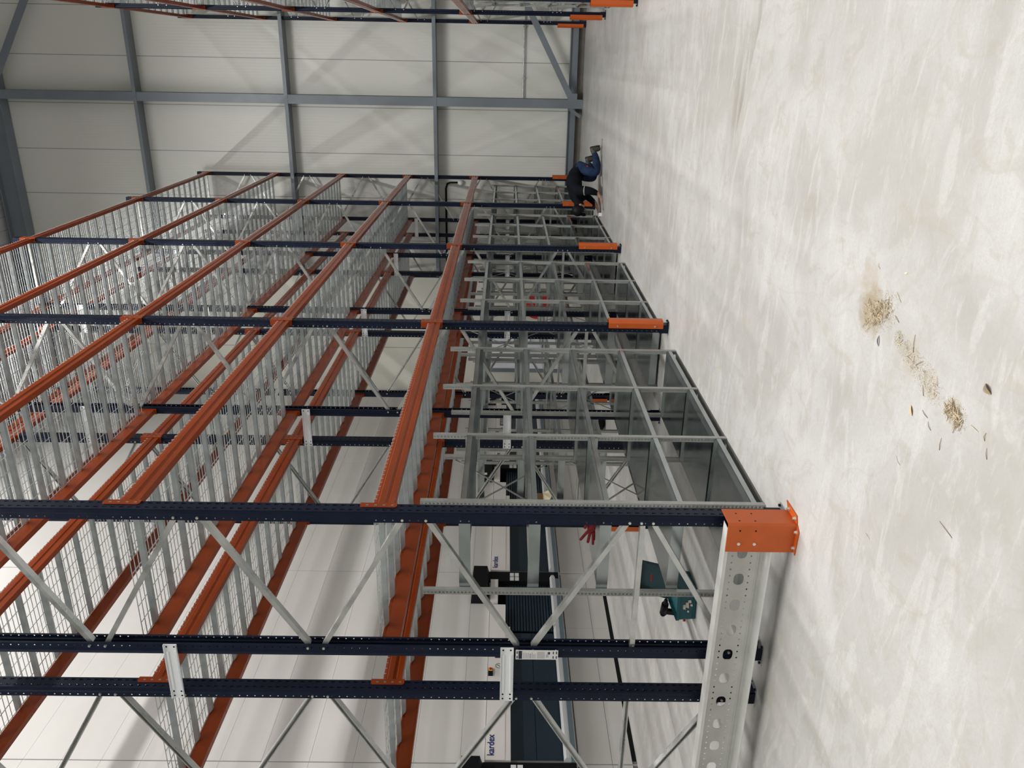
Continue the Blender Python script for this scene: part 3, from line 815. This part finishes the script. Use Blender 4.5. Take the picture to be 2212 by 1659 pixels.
# cardboard box lying on the second machine's worktop
t = empty('cardboard_box', (MX + 0.16, 13.15, 0.887)); tag(t, 'torn brown cardboard box on a lift machine worktop', 'box')
t.rotation_euler = (0, 0, 0.15)
MB().box(-0.16, 0.10, -0.30, 0.30, 0.0, 0.012).box(-0.16, -0.148, -0.30, 0.30, 0, 0.26).box(-0.16, 0.10, -0.30, -0.288, 0, 0.24).box(-0.16, 0.10, 0.288, 0.30, 0, 0.20).build('box_body', M['carton'], t)
mb = MB(); mb.add([(0.10, -0.30, 0.012), (0.10, 0.30, 0.012), (0.20, 0.26, -0.12), (0.19, 0.05, -0.16), (0.20, -0.24, -0.10), (0.106, -0.30, 0.012), (0.106, 0.30, 0.012), (0.206, 0.26, -0.12), (0.196, 0.05, -0.16), (0.206, -0.24, -0.10)],
       [(0, 1, 2, 3, 4), (9, 8, 7, 6, 5), (0, 4, 9, 5), (4, 3, 8, 9), (3, 2, 7, 8), (2, 1, 6, 7), (1, 0, 5, 6)])
mb.build('flap', M['cream'], t)

# ---------------------------------------------------------------- hose reel on the far wall
t = empty('hose_reel', (-5.55, WALL_Y - 0.03, 0.875)); tag(t, 'round red fire hose reel on the far wall, behind the shelving', 'hose reel')
def disc(y0, y1, r, hole=0.0):
    mb = MB()
    pr = [(hole, y0), (r, y0), (r, y1), (hole, y1)]
    n = 36
    vs = []; fs = []
    for i in range(n):
        a = 2 * pi * i / n
        vs += [(rr * cos(a), yy, rr * sin(a)) for rr, yy in pr]
    for i in range(n):
        j = (i + 1) % n
        for k in range(4): fs.append((i * 4 + k, i * 4 + (k + 1) % 4, j * 4 + (k + 1) % 4, j * 4 + k))
    mb.add(vs, fs); return mb
disc(-0.20, -0.19, 0.33, 0.05).build('front_disc', M['red'], t)
disc(-0.05, -0.04, 0.33, 0.05).build('rear_disc', M['red'], t)
disc(-0.19, -0.05, 0.26, 0.10).build('hose_coil', M['black'], t)
MB().cyl((0, 0.03, 0), (0, -0.22, 0), 0.05, n=20).build('hub', M['black'], t)
MB().box(-0.06, 0.06, -0.04, 0.03, -0.12, 0.12).build('wall_bracket', M['red'], t)

# ================================================================ tool case behind the rack end
t = empty('tool_case', (-4.325, 5.87, 0), radians(7))       # local y runs along the long side
tag(t, 'open petrol green plastic tool case on the floor behind the rack', 'tool case')
def roundbox(mb, w, l, z0, z1, r=0.02, taper=0.0):
    def ring(z, k):
        pts = []
        for sx, sy, a0 in ((1, 1, 0), (-1, 1, 90), (-1, -1, 180), (1, -1, 270)):
            for q in range(4):
                a = radians(a0 + 30 * q)
                pts.append((sx * (w / 2 - r - k) + r * cos(a), sy * (l / 2 - r - k) + r * sin(a), z))
        return pts
    a, b = ring(z0, taper), ring(z1, 0)
    n = len(a)
    mb.add(a + b, [(i, (i + 1) % n, n + (i + 1) % n, n + i) for i in range(n)] + [tuple(range(n - 1, -1, -1))])
    return b
mb = MB(); W_, L_, H_ = 0.30, 0.36, 0.165
roundbox(mb, W_, L_, 0.0, H_, 0.02, 0.008)
roundbox(mb, W_ + 0.012, L_ + 0.012, H_ - 0.022, H_ + 0.002, 0.024)
roundbox(mb, W_ - 0.02, L_ - 0.02, 0.05, H_, 0.016)
mb.box(-W_ / 2 + 0.02, W_ / 2 - 0.02, -L_ / 2 - 0.004, -L_ / 2 + 0.01, 0.02, 0.026)
mb.build('case_body', M['case'], t)
mb = MB(); mb.box(-W_ / 2 + 0.02, W_ / 2 - 0.02, -L_ / 2 + 0.02, L_ / 2 - 0.02, 0.05, 0.075)
mb.box(-0.02, 0.0, -L_ / 2 + 0.02, L_ / 2 - 0.02, 0.05, 0.12); mb.build('inner_tray', M['case_dk'], t)
mb = MB()
for k, (x, z, w, h) in enumerate(((-0.02, 0.105, 0.05, 0.025), (0.0, 0.080, 0.06, 0.03), (0.035, 0.062, 0.03, 0.03), (0.0, 0.045, 0.022, 0.022), (-0.06, 0.07, 0.022, 0.018))):
    mb.ext([(x - w / 2, z - h / 2), (x + w / 2, z - h / 3), (x + w / 2.4, z + h / 2), (x - w / 3, z + h / 2.4)], (0, -L_ / 2 - 0.0005, 0), (1, 0, 0), (0, 0, 1), (0, -1, 0), 0.001)
mb.build('torn_sticker', M['paper'], t)
lid = empty('lid', (0, L_ / 2, H_), parent=t)
lid.rotation_euler = (radians(-27), 0, 0)
mb = MB()
for q in ((-W_ / 2, W_ / 2, 0.044, 0.050, 0.0, 0.30), (-W_ / 2, -W_ / 2 + 0.005, 0.004, 0.05, 0.0, 0.30), (W_ / 2 - 0.005, W_ / 2, 0.004, 0.05, 0.0, 0.30), (-W_ / 2, W_ / 2, 0.004, 0.05, 0.295, 0.30),
          (-0.11, -0.06, -0.002, 0.05, 0.297, 0.314), (0.06, 0.11, -0.002, 0.05, 0.297, 0.314)):
    mb.box(*q)
mb.build('lid_shell', M['case_dk'], lid)
MB().box(-0.035, 0.035, 0.0425, 0.044, 0.17, 0.188).build('red_label', M['glove'], lid)
# cordless driver laid over the corner of the case
t = empty('cordless_drill', (-4.60, 6.03, 0.0), radians(-40)); tag(t, 'black cordless drill standing beside the open tool case', 'drill')
mb = MB()
mb.cyl((-0.02, -0.03, 0.20), (0.10, 0.02, 0.20), 0.032, n=16); mb.cyl((0.10, 0.02, 0.20), (0.155, 0.043, 0.20), 0.024, 0.016, n=16)
mb.cyl((-0.02, -0.03, 0.20), (-0.05, -0.042, 0.20), 0.034, 0.022, n=16)
mb.build('drill_body', M['black'], t, smooth=True)
MB().bar((0.0, -0.02, 0.19), (-0.02, -0.03, 0.06), rect(0.036, 0.045)).build('grip', M['black'], t)
MB().box(-0.075, 0.035, -0.075, 0.010, 0.0, 0.06).build('battery', M['black'], t)
MB().box(-0.02, 0.03, 0.012, 0.018, 0.165, 0.21).build('yellow_tag', M['yellow'], t)
MB().cyl((-0.05, -0.08, 0.01), (-0.05, -0.10, 0.01), 0.012, n=10).build('red_cap', M['red'], t)

# ================================================================ red glove on the shelf
t = empty('work_glove', (-2.80, 4.62, SH_Z[2] + 0.014)); tag(t, 'dark red knitted work glove lying on the nearest shelf end', 'glove')
def skin_mesh(name, nodes, edges, mats, sub=2, root=0, pick=None, smooth=True):
    me = bpy.data.meshes.new(name); me.from_pydata([n[0] for n in nodes], edges, [])
    ob = bpy.data.objects.new(name, me); COL.objects.link(ob)
    md = ob.modifiers.new('skin', 'SKIN'); md.use_smooth_shade = smooth; md.branch_smoothing = 0.3
    for i, n in enumerate(nodes):
        sv = me.skin_vertices[0].data[i]
        r = n[1]; sv.radius = (r, r) if isinstance(r, float) else r
        sv.use_root = (i == root)
    sb = ob.modifiers.new('sub', 'SUBSURF'); sb.levels = sub; sb.render_levels = sub
    dg = bpy.context.evaluated_depsgraph_get()
    out = bpy.data.meshes.new_from_object(ob.evaluated_get(dg))
    bpy.data.objects.remove(ob); bpy.data.meshes.remove(me)
    out.name = name
    out.materials.clear()
    for m in mats: out.materials.append(m)
    for p in out.polygons:
        p.use_smooth = smooth
        if pick: p.material_index = pick(p.center)
    return out
gn = [((0.03, 0, 0.022), (0.020, 0.030)), ((-0.04, 0, 0.034), (0.020, 0.036)), ((-0.085, 0, 0.040), (0.017, 0.032)),
      ((-0.115, 0.0, 0.068), 0.0105), ((-0.175, -0.004, 0.112), 0.0100), ((-0.120, 0.0, 0.047), 0.011), ((-0.200, 0.004, 0.058), 0.0105),
      ((-0.120, 0, 0.026), 0.010), ((-0.212, 0.0, 0.022), 0.0095), ((-0.115, 0.014, 0.018), 0.0095), ((-0.190, 0.022, 0.014), 0.009),
      ((-0.035, -0.012, 0.072), 0.011), ((-0.075, -0.020, 0.088), 0.0105)]
ge = [(0, 1), (1, 2), (2, 3), (3, 4), (2, 5), (5, 6), (2, 7), (7, 8), (2, 9), (9, 10), (1, 11), (11, 12)]
put('glove_knit', skin_mesh('glove_knit', gn, ge, [M['glove']], 2), t)

# ================================================================ kneeling person
PX, PY = -1.47, 14.93                     # toes
FV = Vector((-0.80, -0.60, 0)).normalized(); SV = Vector((FV.y, -FV.x, 0))   # forward, side (towards the camera)
if SV.y > 0: SV = -SV
t = empty('person', (PX, PY, 0)); tag(t, 'person in black jacket, blue trousers and cap kneeling, hands on the floor', 'person')
def P3(f, s, z): return tuple(FV * f + SV * s + Vector((0, 0, z)))
# forward, side, height, radius
J = {
 'pelvis': (0.40, 0.0, 0.47, (0.165, 0.165)), 'waist': (0.52, 0.0, 0.485, (0.165, 0.165)), 'chest': (0.70, 0.0, 0.485, (0.180, 0.175)), 'upper': (0.86, 0.0, 0.475, (0.160, 0.150)),
 'neck': (0.985, 0.0, 0.44, 0.068), 'head': (1.09, 0.0, 0.395, 0.103), 'crown': (1.17, 0.0, 0.36, 0.095),
 'hipN': (0.40, 0.11, 0.40, 0.135), 'kneeN': (0.54, 0.14, 0.095, 0.088), 'calfN': (0.34, 0.14, 0.095, 0.078), 'ankN': (0.15, 0.14, 0.12, 0.052), 'heelN': (0.085, 0.14, 0.175, 0.052), 'toeN': (0.045, 0.14, 0.045, 0.046),
 'hipF': (0.40, -0.11, 0.40, 0.135), 'kneeF': (0.48, -0.14, 0.095, 0.088), 'calfF': (0.32, -0.14, 0.11, 0.078), 'ankF': (0.20, -0.14, 0.20, 0.052), 'heelF': (0.15, -0.14, 0.235, 0.048), 'toeF': (0.08, -0.14, 0.12, 0.042),
 'shN': (0.89, 0.17, 0.42, 0.100), 'elN': (0.93, 0.23, 0.22, 0.074), 'wrN': (0.95, 0.18, 0.080, 0.046), 'haN': (1.01, 0.175, 0.036, 0.031),
 'shF': (0.89, -0.17, 0.42, 0.100), 'elF': (0.76, -0.25, 0.24, 0.072), 'wrF': (0.96, -0.17, 0.095, 0.046), 'haF': (1.06, -0.15, 0.050, 0.031),
}
names = list(J); idx = {n: i for i, n in enumerate(names)}
nodes = [(P3(*J[n][:3]), J[n][3]) for n in names]
E_ = [('pelvis', 'waist'), ('waist', 'chest'), ('chest', 'upper'), ('upper', 'neck'), ('neck', 'head'), ('head', 'crown'),
      ('pelvis', 'hipN'), ('hipN', 'kneeN'), ('kneeN', 'calfN'), ('calfN', 'ankN'), ('ankN', 'heelN'), ('heelN', 'toeN'),
      ('pelvis', 'hipF'), ('hipF', 'kneeF'), ('kneeF', 'calfF'), ('calfF', 'ankF'), ('ankF', 'heelF'), ('heelF', 'toeF'),
      ('upper', 'shN'), ('shN', 'elN'), ('elN', 'wrN'), ('wrN', 'haN'), ('upper', 'shF'), ('shF', 'elF'), ('elF', 'wrF'), ('wrF', 'haF')]
edges = [(idx[a], idx[b]) for a, b in E_]
# fingers: five short chains leaving each palm
for hand, sgn in (('haN', 1), ('haF', -1)):
    bf, bs, bz = J[hand][:3]
    for k, (ds, ln) in enumerate(((-0.026, 0.070), (-0.009, 0.082), (0.009, 0.078), (0.026, 0.062))):
        a = len(nodes)
        nodes.append((P3(bf + 0.035, bs + ds, bz + 0.004), 0.0095)); nodes.append((P3(bf + 0.035 + ln * 0.55, bs + ds * 1.25, bz - 0.004), 0.0088)); nodes.append((P3(bf + 0.035 + ln, bs + ds * 1.35, bz - 0.020), 0.0075))
        edges += [(idx[hand], a), (a, a + 1), (a + 1, a + 2)]
    a = len(nodes)
    nodes.append((P3(bf + 0.012, bs - sgn * 0.036, bz), 0.011)); nodes.append((P3(bf + 0.050, bs - sgn * 0.052, bz - 0.012), 0.009))
    edges += [(idx[hand], a), (a, a + 1)]
allseg = []
def seg(a, b, m): allseg.append((Vector(P3(*J[a][:3])), Vector(P3(*J[b][:3])), m))
for a, b in E_:
    m = 0
    if a in ('neck', 'head'): m = 2
    elif a.startswith(('hip', 'knee', 'calf')) or b.startswith('hip'): m = 1
    elif a.startswith(('ank', 'heel')): m = 3
    elif a.startswith('wr'): m = 2
    seg(a, b, m)
def pick(c):
    best = None
    for a, b, m in allseg:
        ab = b - a; k = max(0, min(1, (c - a).dot(ab) / ab.dot(ab))); d = (a + ab * k - c).length
        if m == 0: d -= 0.09 if (a - Vector(P3(*J['pelvis'][:3]))).length < 0.5 else 0.04
        if best is None or d < best[0]: best = (d, m)
    fwd = c.dot(FV)
    if best[1] == 0 and c.z < 0.6 and fwd < 0.33: return 1
    if best[1] == 0 and fwd > 0.90 and c.z < 0.10: return 2
    return best[1]
body = skin_mesh('body', nodes, edges, [M['jacket'], M['jeans'], M['skin'], M['boot']], 2, 0, pick)
put('body', body, t)
# head details: nose, eyes, ear; face looks down to the floor
mb = MB()
hc = Vector(P3(1.12, 0, 0.385))
face_dir = (FV * 0.35 - Vector((0, 0, 0.94))).normalized()
mb.cyl(hc + face_dir * 0.083, hc + face_dir * 0.122 + FV * 0.012, 0.016, 0.007, n=8)
mb.sphere(hc + SV * 0.086 + face_dir * 0.004, 0.022, 10, 6, (1, 1, 1.2)); mb.sphere(hc - SV * 0.086, 0.022, 10, 6)
mb.build('nose_and_ears', M['skin'], t, smooth=True)
mb = MB()
for s in (-0.032, 0.032): mb.sphere(hc + face_dir * 0.080 + FV * 0.034 + SV * s, 0.009, 8, 6)
mb.build('eyes', M['black'], t, smooth=True)
mb = MB(); 
mb.bar(hc + face_dir * 0.084 - FV * 0.040 + SV * 0.022, hc + face_dir * 0.084 - FV * 0.040 - SV * 0.022, rect(0.006, 0.006)); mb.build('mouth', M['glove'], t)
# knitted cap with a peak, pulled over the crown
mb = MB(); cc = hc + FV * 0.062 + Vector((0, 0, 0.034))
mb.sphere(cc, 0.108, 18, 10, (1.0, 1.0, 0.98))
pk = hc + FV * 0.115 + face_dir * 0.03
mb.ext([(-0.07, 0), (-0.055, 0.055), (0, 0.085), (0.055, 0.055), (0.07, 0)], pk, SV, face_dir, FV, 0.007)
mb.build('cap', M['black'], t, smooth=True)
mb = MB(); mb.cyl(P3(0.44, 0.0, 0.44), P3(0.45, 0, 0.445), 0.005); 
# white reflective strip on the sleeve, boot soles, leg pocket badge
mb = MB(); a_, b_ = Vector(P3(0.912, 0.202, 0.320)), Vector(P3(0.915, 0.208, 0.303)); mb.cyl(a_, b_, 0.083, 0.081, n=18, cap=False); mb.build('sleeve_stripe', M['ink'], t)
mb = MB()
for (f0, z0, f1, z1, sd) in ((0.010, 0.030, 0.042, 0.205, 0.14), (0.045, 0.105, 0.080, 0.265, -0.14)):
    d = Vector(P3(f1 - f0, 0, z1 - z0)); n_ = d.cross(SV).normalized()
    o_ = Vector(P3(f0, sd, z0)); U_ = SV; W_2 = d.normalized(); L2 = d.length
    out = [(0.0, 0.030), (0.2, 0.042), (0.4, 0.042), (0.62, 0.034), (0.85, 0.034), (1.0, 0.022)]
    pts = [(w_, k_ * L2) for k_, w_ in out] + [(-w_, k_ * L2) for k_, w_ in reversed(out)]
    mb.ext(pts, o_, U_, W_2, n_, 0.012)
mb.build('boot_soles', M['boot'], t)
mb = MB()
for (f0, z0, f1, z1, sd) in ((0.050, 0.045, 0.085, 0.185, 0.14), (0.085, 0.115, 0.120, 0.245, -0.14)):
    a_, b_ = Vector(P3(f0, sd, z0)), Vector(P3(f1, sd, z1)); d_ = b_ - a_
    mb.tube([a_ - d_ * 0.16, a_ - d_ * 0.10, a_ + d_ * 0.1, a_ + d_ * 0.45, a_ + d_ * 0.85, b_ + d_ * 0.02, b_ + d_ * 0.10], [0.012, 0.032, 0.043, 0.046, 0.050, 0.044, 0.018], 14)
mb.build('boot_uppers', M['boot'], t, smooth=True)
mb = MB(); q = Vector(P3(0.46, 0.236, 0.27)); mb.cyl(q, q + SV * 0.004, 0.014, n=10); mb.build('pocket_badge', M['red'], t)

# long thin board on the floor along which the person kneels
t2 = MB(); a_ = Vector((PX, PY, 0)) + FV * -0.05 + SV * 0.27; b_ = a_ + FV * 1.35
t2.bar(a_ + Vector((0, 0, 0.008)), b_ + Vector((0, 0, 0.008)), rect(0.06, 0.016))
tag(t2.build('steel_strip', M['galv']), 'thin grey strip lying on the floor under the kneeling person', 'strip')
t2 = MB(); q = Vector((PX, PY, 0)) + FV * 1.22 - SV * 0.10
t2.box(-0.03, 0.03, -0.05, 0.05, 0.0, 0.05)
o = t2.build('small_white_box', M['white'], None, loc=q, rot=(0, 0, 0.4)); tag(o, 'small white box on the floor in front of the kneeling person', 'box')

# black rounded bag on the floor beyond the rear rack
t = empty('tool_bag', (-5.54, 12.1, 0)); tag(t, 'black rounded tool bag on the floor behind the rear rack', 'bag')
mb = MB(); mb.sphere((0, 0, 0.13), 0.15, 18, 10, (1.0, 1.2, 0.87)); mb.build('bag_body', M['black'], t, smooth=True)
mb = MB(); mb.tube([(0, -0.09, 0.22), (0, -0.07, 0.29), (0, 0, 0.32), (0, 0.07, 0.29), (0, 0.09, 0.22)], 0.010); mb.build('carry_handle', M['black'], t, smooth=True)

# ================================================================ straw and sawdust on the floor
def straw_pile(name, label, spots, n, grain, seed):
    random.seed(seed); mb = MB()
    for _ in range(n):
        x, y, r = random.choice(spots)
        a = random.uniform(0, 2 * pi); d = r * sqrt(random.random())
        px, py = x + d * cos(a), y + d * sin(a); L = random.uniform(0.008, 0.042); b = random.uniform(0, pi)
        mb.cur = random.choice((0, 0, 1))
        z0, z1 = random.uniform(0.0010, 0.008), random.uniform(0.0010, 0.010)
        rr = random.uniform(0.0004, 0.0010)
        mb.bar((px, py, z0), (px + L * cos(b), py + L * sin(b), z1), rect(rr * 2, rr * 1.4))
    mb.cur = 2
    for _ in range(grain):
        x, y, r = random.choice(spots)
        a = random.uniform(0, 2 * pi); d = r * 1.5 * sqrt(random.random())
        px, py = x + d * 1.25 * cos(a), y + d * 1.25 * sin(a); s = random.uniform(0.0004, 0.0013)
        mb.box(px - s, px + s, py - s * 0.7, py + s * 0.7, 0, s)
    o = mb.build(name, [M['straw'], M['straw_dk'], M['sand']]); tag(o, label, 'straw', kind='stuff'); return o
straw_pile('straw_heap', 'largest heap of straw and sawdust on the concrete floor', [(-1.035, 3.45, 0.030), (-1.025, 3.48, 0.055), (-0.985, 3.38, 0.045), (-1.0, 3.42, 0.05), (-1.05, 3.54, 0.07)], 240, 1500, 1)
straw_pile('straw_heap', 'small pale straw tuft at the lower end of the trail', [(-1.19, 2.76, 0.03), (-1.20, 2.70, 0.028)], 190, 500, 2)
straw_pile('straw_trail', 'thin scattered trail of straw between the two straw heaps', [(-1.075 - 0.012 * k, 3.255 - 0.045 * k, 0.022 + 0.0022 * min(k, 6)) for k in range(9)], 45, 1900, 3)
def stalk(x, y, L, a, r=0.0013, m='straw_dk', bend=0.0):
    mb = MB(); p0 = Vector((x - L / 2 * cos(a), y - L / 2 * sin(a), r)); p1 = Vector((x + bend * sin(a), y - bend * cos(a), r + 0.003)); p2 = Vector((x + L / 2 * cos(a), y + L / 2 * sin(a), r))
    mb.tube([p0, p1, p2], [r, r, r * 0.5], 5)
    return mb.build('straw_stalk', M[m])
random.seed(11)
STALK_LAB = ['longest dark stalk in the middle of the straw trail', 'dark slanting stalk beside the middle of the straw trail', 'short dark stalk at the lower edge of the straw trail',
             'dark stalk lying between the straw trail and the orange leaf', 'dark stalk lying alone below the orange leaf', 'pale stalk to the right of the small straw tuft',
             'short dark stalk at the right, beyond the pale one', 'dark stalk furthest right past the small straw tuft', 'pale bent stalk above the straw trail',
             'dark stalk above the straw trail, just below the pale bent one', 'short pale stalk to the right of the largest heap', 'dark stalk nearest the orange leaf',
             'pale stalk on bare floor well away from the straw trail', 'pale stalk on bare floor near the orange corner guard', 'long thin dark stalk low on the bare floor']
for (x, y, L, a, m) in ((-1.05, 3.12, 0.075, 0.2, 'straw_dk'), (-1.11, 3.05, 0.06, 2.2, 'straw_dk'), (-1.20, 2.98, 0.045, 0.5, 'straw_dk'), (-1.28, 2.93, 0.05, 1.3, 'straw_dk'),
                        (-1.34, 2.78, 0.05, 0.1, 'straw_dk'), (-1.19, 2.60, 0.05, 1.5, 'straw'), (-1.19, 2.53, 0.03, 0.1, 'straw_dk'), (-1.24, 2.50, 0.04, 0.4, 'straw_dk'),
                        (-0.91, 3.32, 0.06, 1.0, 'straw'), (-1.00, 3.30, 0.05, 1.2, 'straw_dk'), (-0.83, 3.55, 0.03, 0.8, 'straw'), (-1.31, 2.88, 0.04, 0.9, 'straw_dk'),
                        (-1.55, 3.05, 0.05, 1.1, 'straw'), (-2.0, 3.17, 0.05, 1.5, 'straw'), (-1.62, 2.62, 0.10, 1.45, 'straw_dk')):
    tag(stalk(x, y, L, a, m=m, bend=random.uniform(-0.006, 0.006)), STALK_LAB.pop(0), 'straw', 'loose straw stalks')
def leaf(x, y, L, W, a, m, label, curl=0.006):
    mb = MB(); n = 8; top = []; 
    for k in range(n + 1):
        u = k / n; w = W * sin(pi * min(1, u * 0.97 + 0.015)) ** 0.8
        for s in (-1, 1):
            px, py = (u - 0.5) * L, s * w / 2
            top.append((x + px * cos(a) - py * sin(a), y + px * sin(a) + py * cos(a), 0.002 + curl * sin(pi * u)))
    b = [(p[0], p[1], p[2] - 0.0008) for p in top]; N_ = len(top)
    fs = [(2 * k, 2 * k + 2, 2 * k + 3, 2 * k + 1) for k in range(n)] + [(N_ + 2 * k, N_ + 2 * k + 1, N_ + 2 * k + 3, N_ + 2 * k + 2) for k in range(n)]
    mb.add(top + b, fs)
    return tag(mb.build('dry_leaf', M[m], smooth=True), label, 'leaf')
leaf(-1.31, 3.03, 0.045, 0.017, 0.6, 'leaf', 'pale orange leaf lying beside the straw trail')
leaf(-1.03, 2.58, 0.05, 0.022, 1.1, 'straw_dk', 'dark curled leaf on the floor near the small straw tuft', 0.012)
leaf(-1.02, 3.47, 0.035, 0.014, 2.5, 'straw_dk', 'dark leaf half buried in the large straw heap', 0.010)
leaf(-1.14, 3.42, 0.05, 0.008, 0.3, 'inkdk', 'narrow blackish leaf beside the large straw heap', 0.006)
leaf(-0.80, 3.30, 0.030, 0.007, 1.9, 'cream', 'narrow pale yellow husk on the floor above the straw', 0.003)
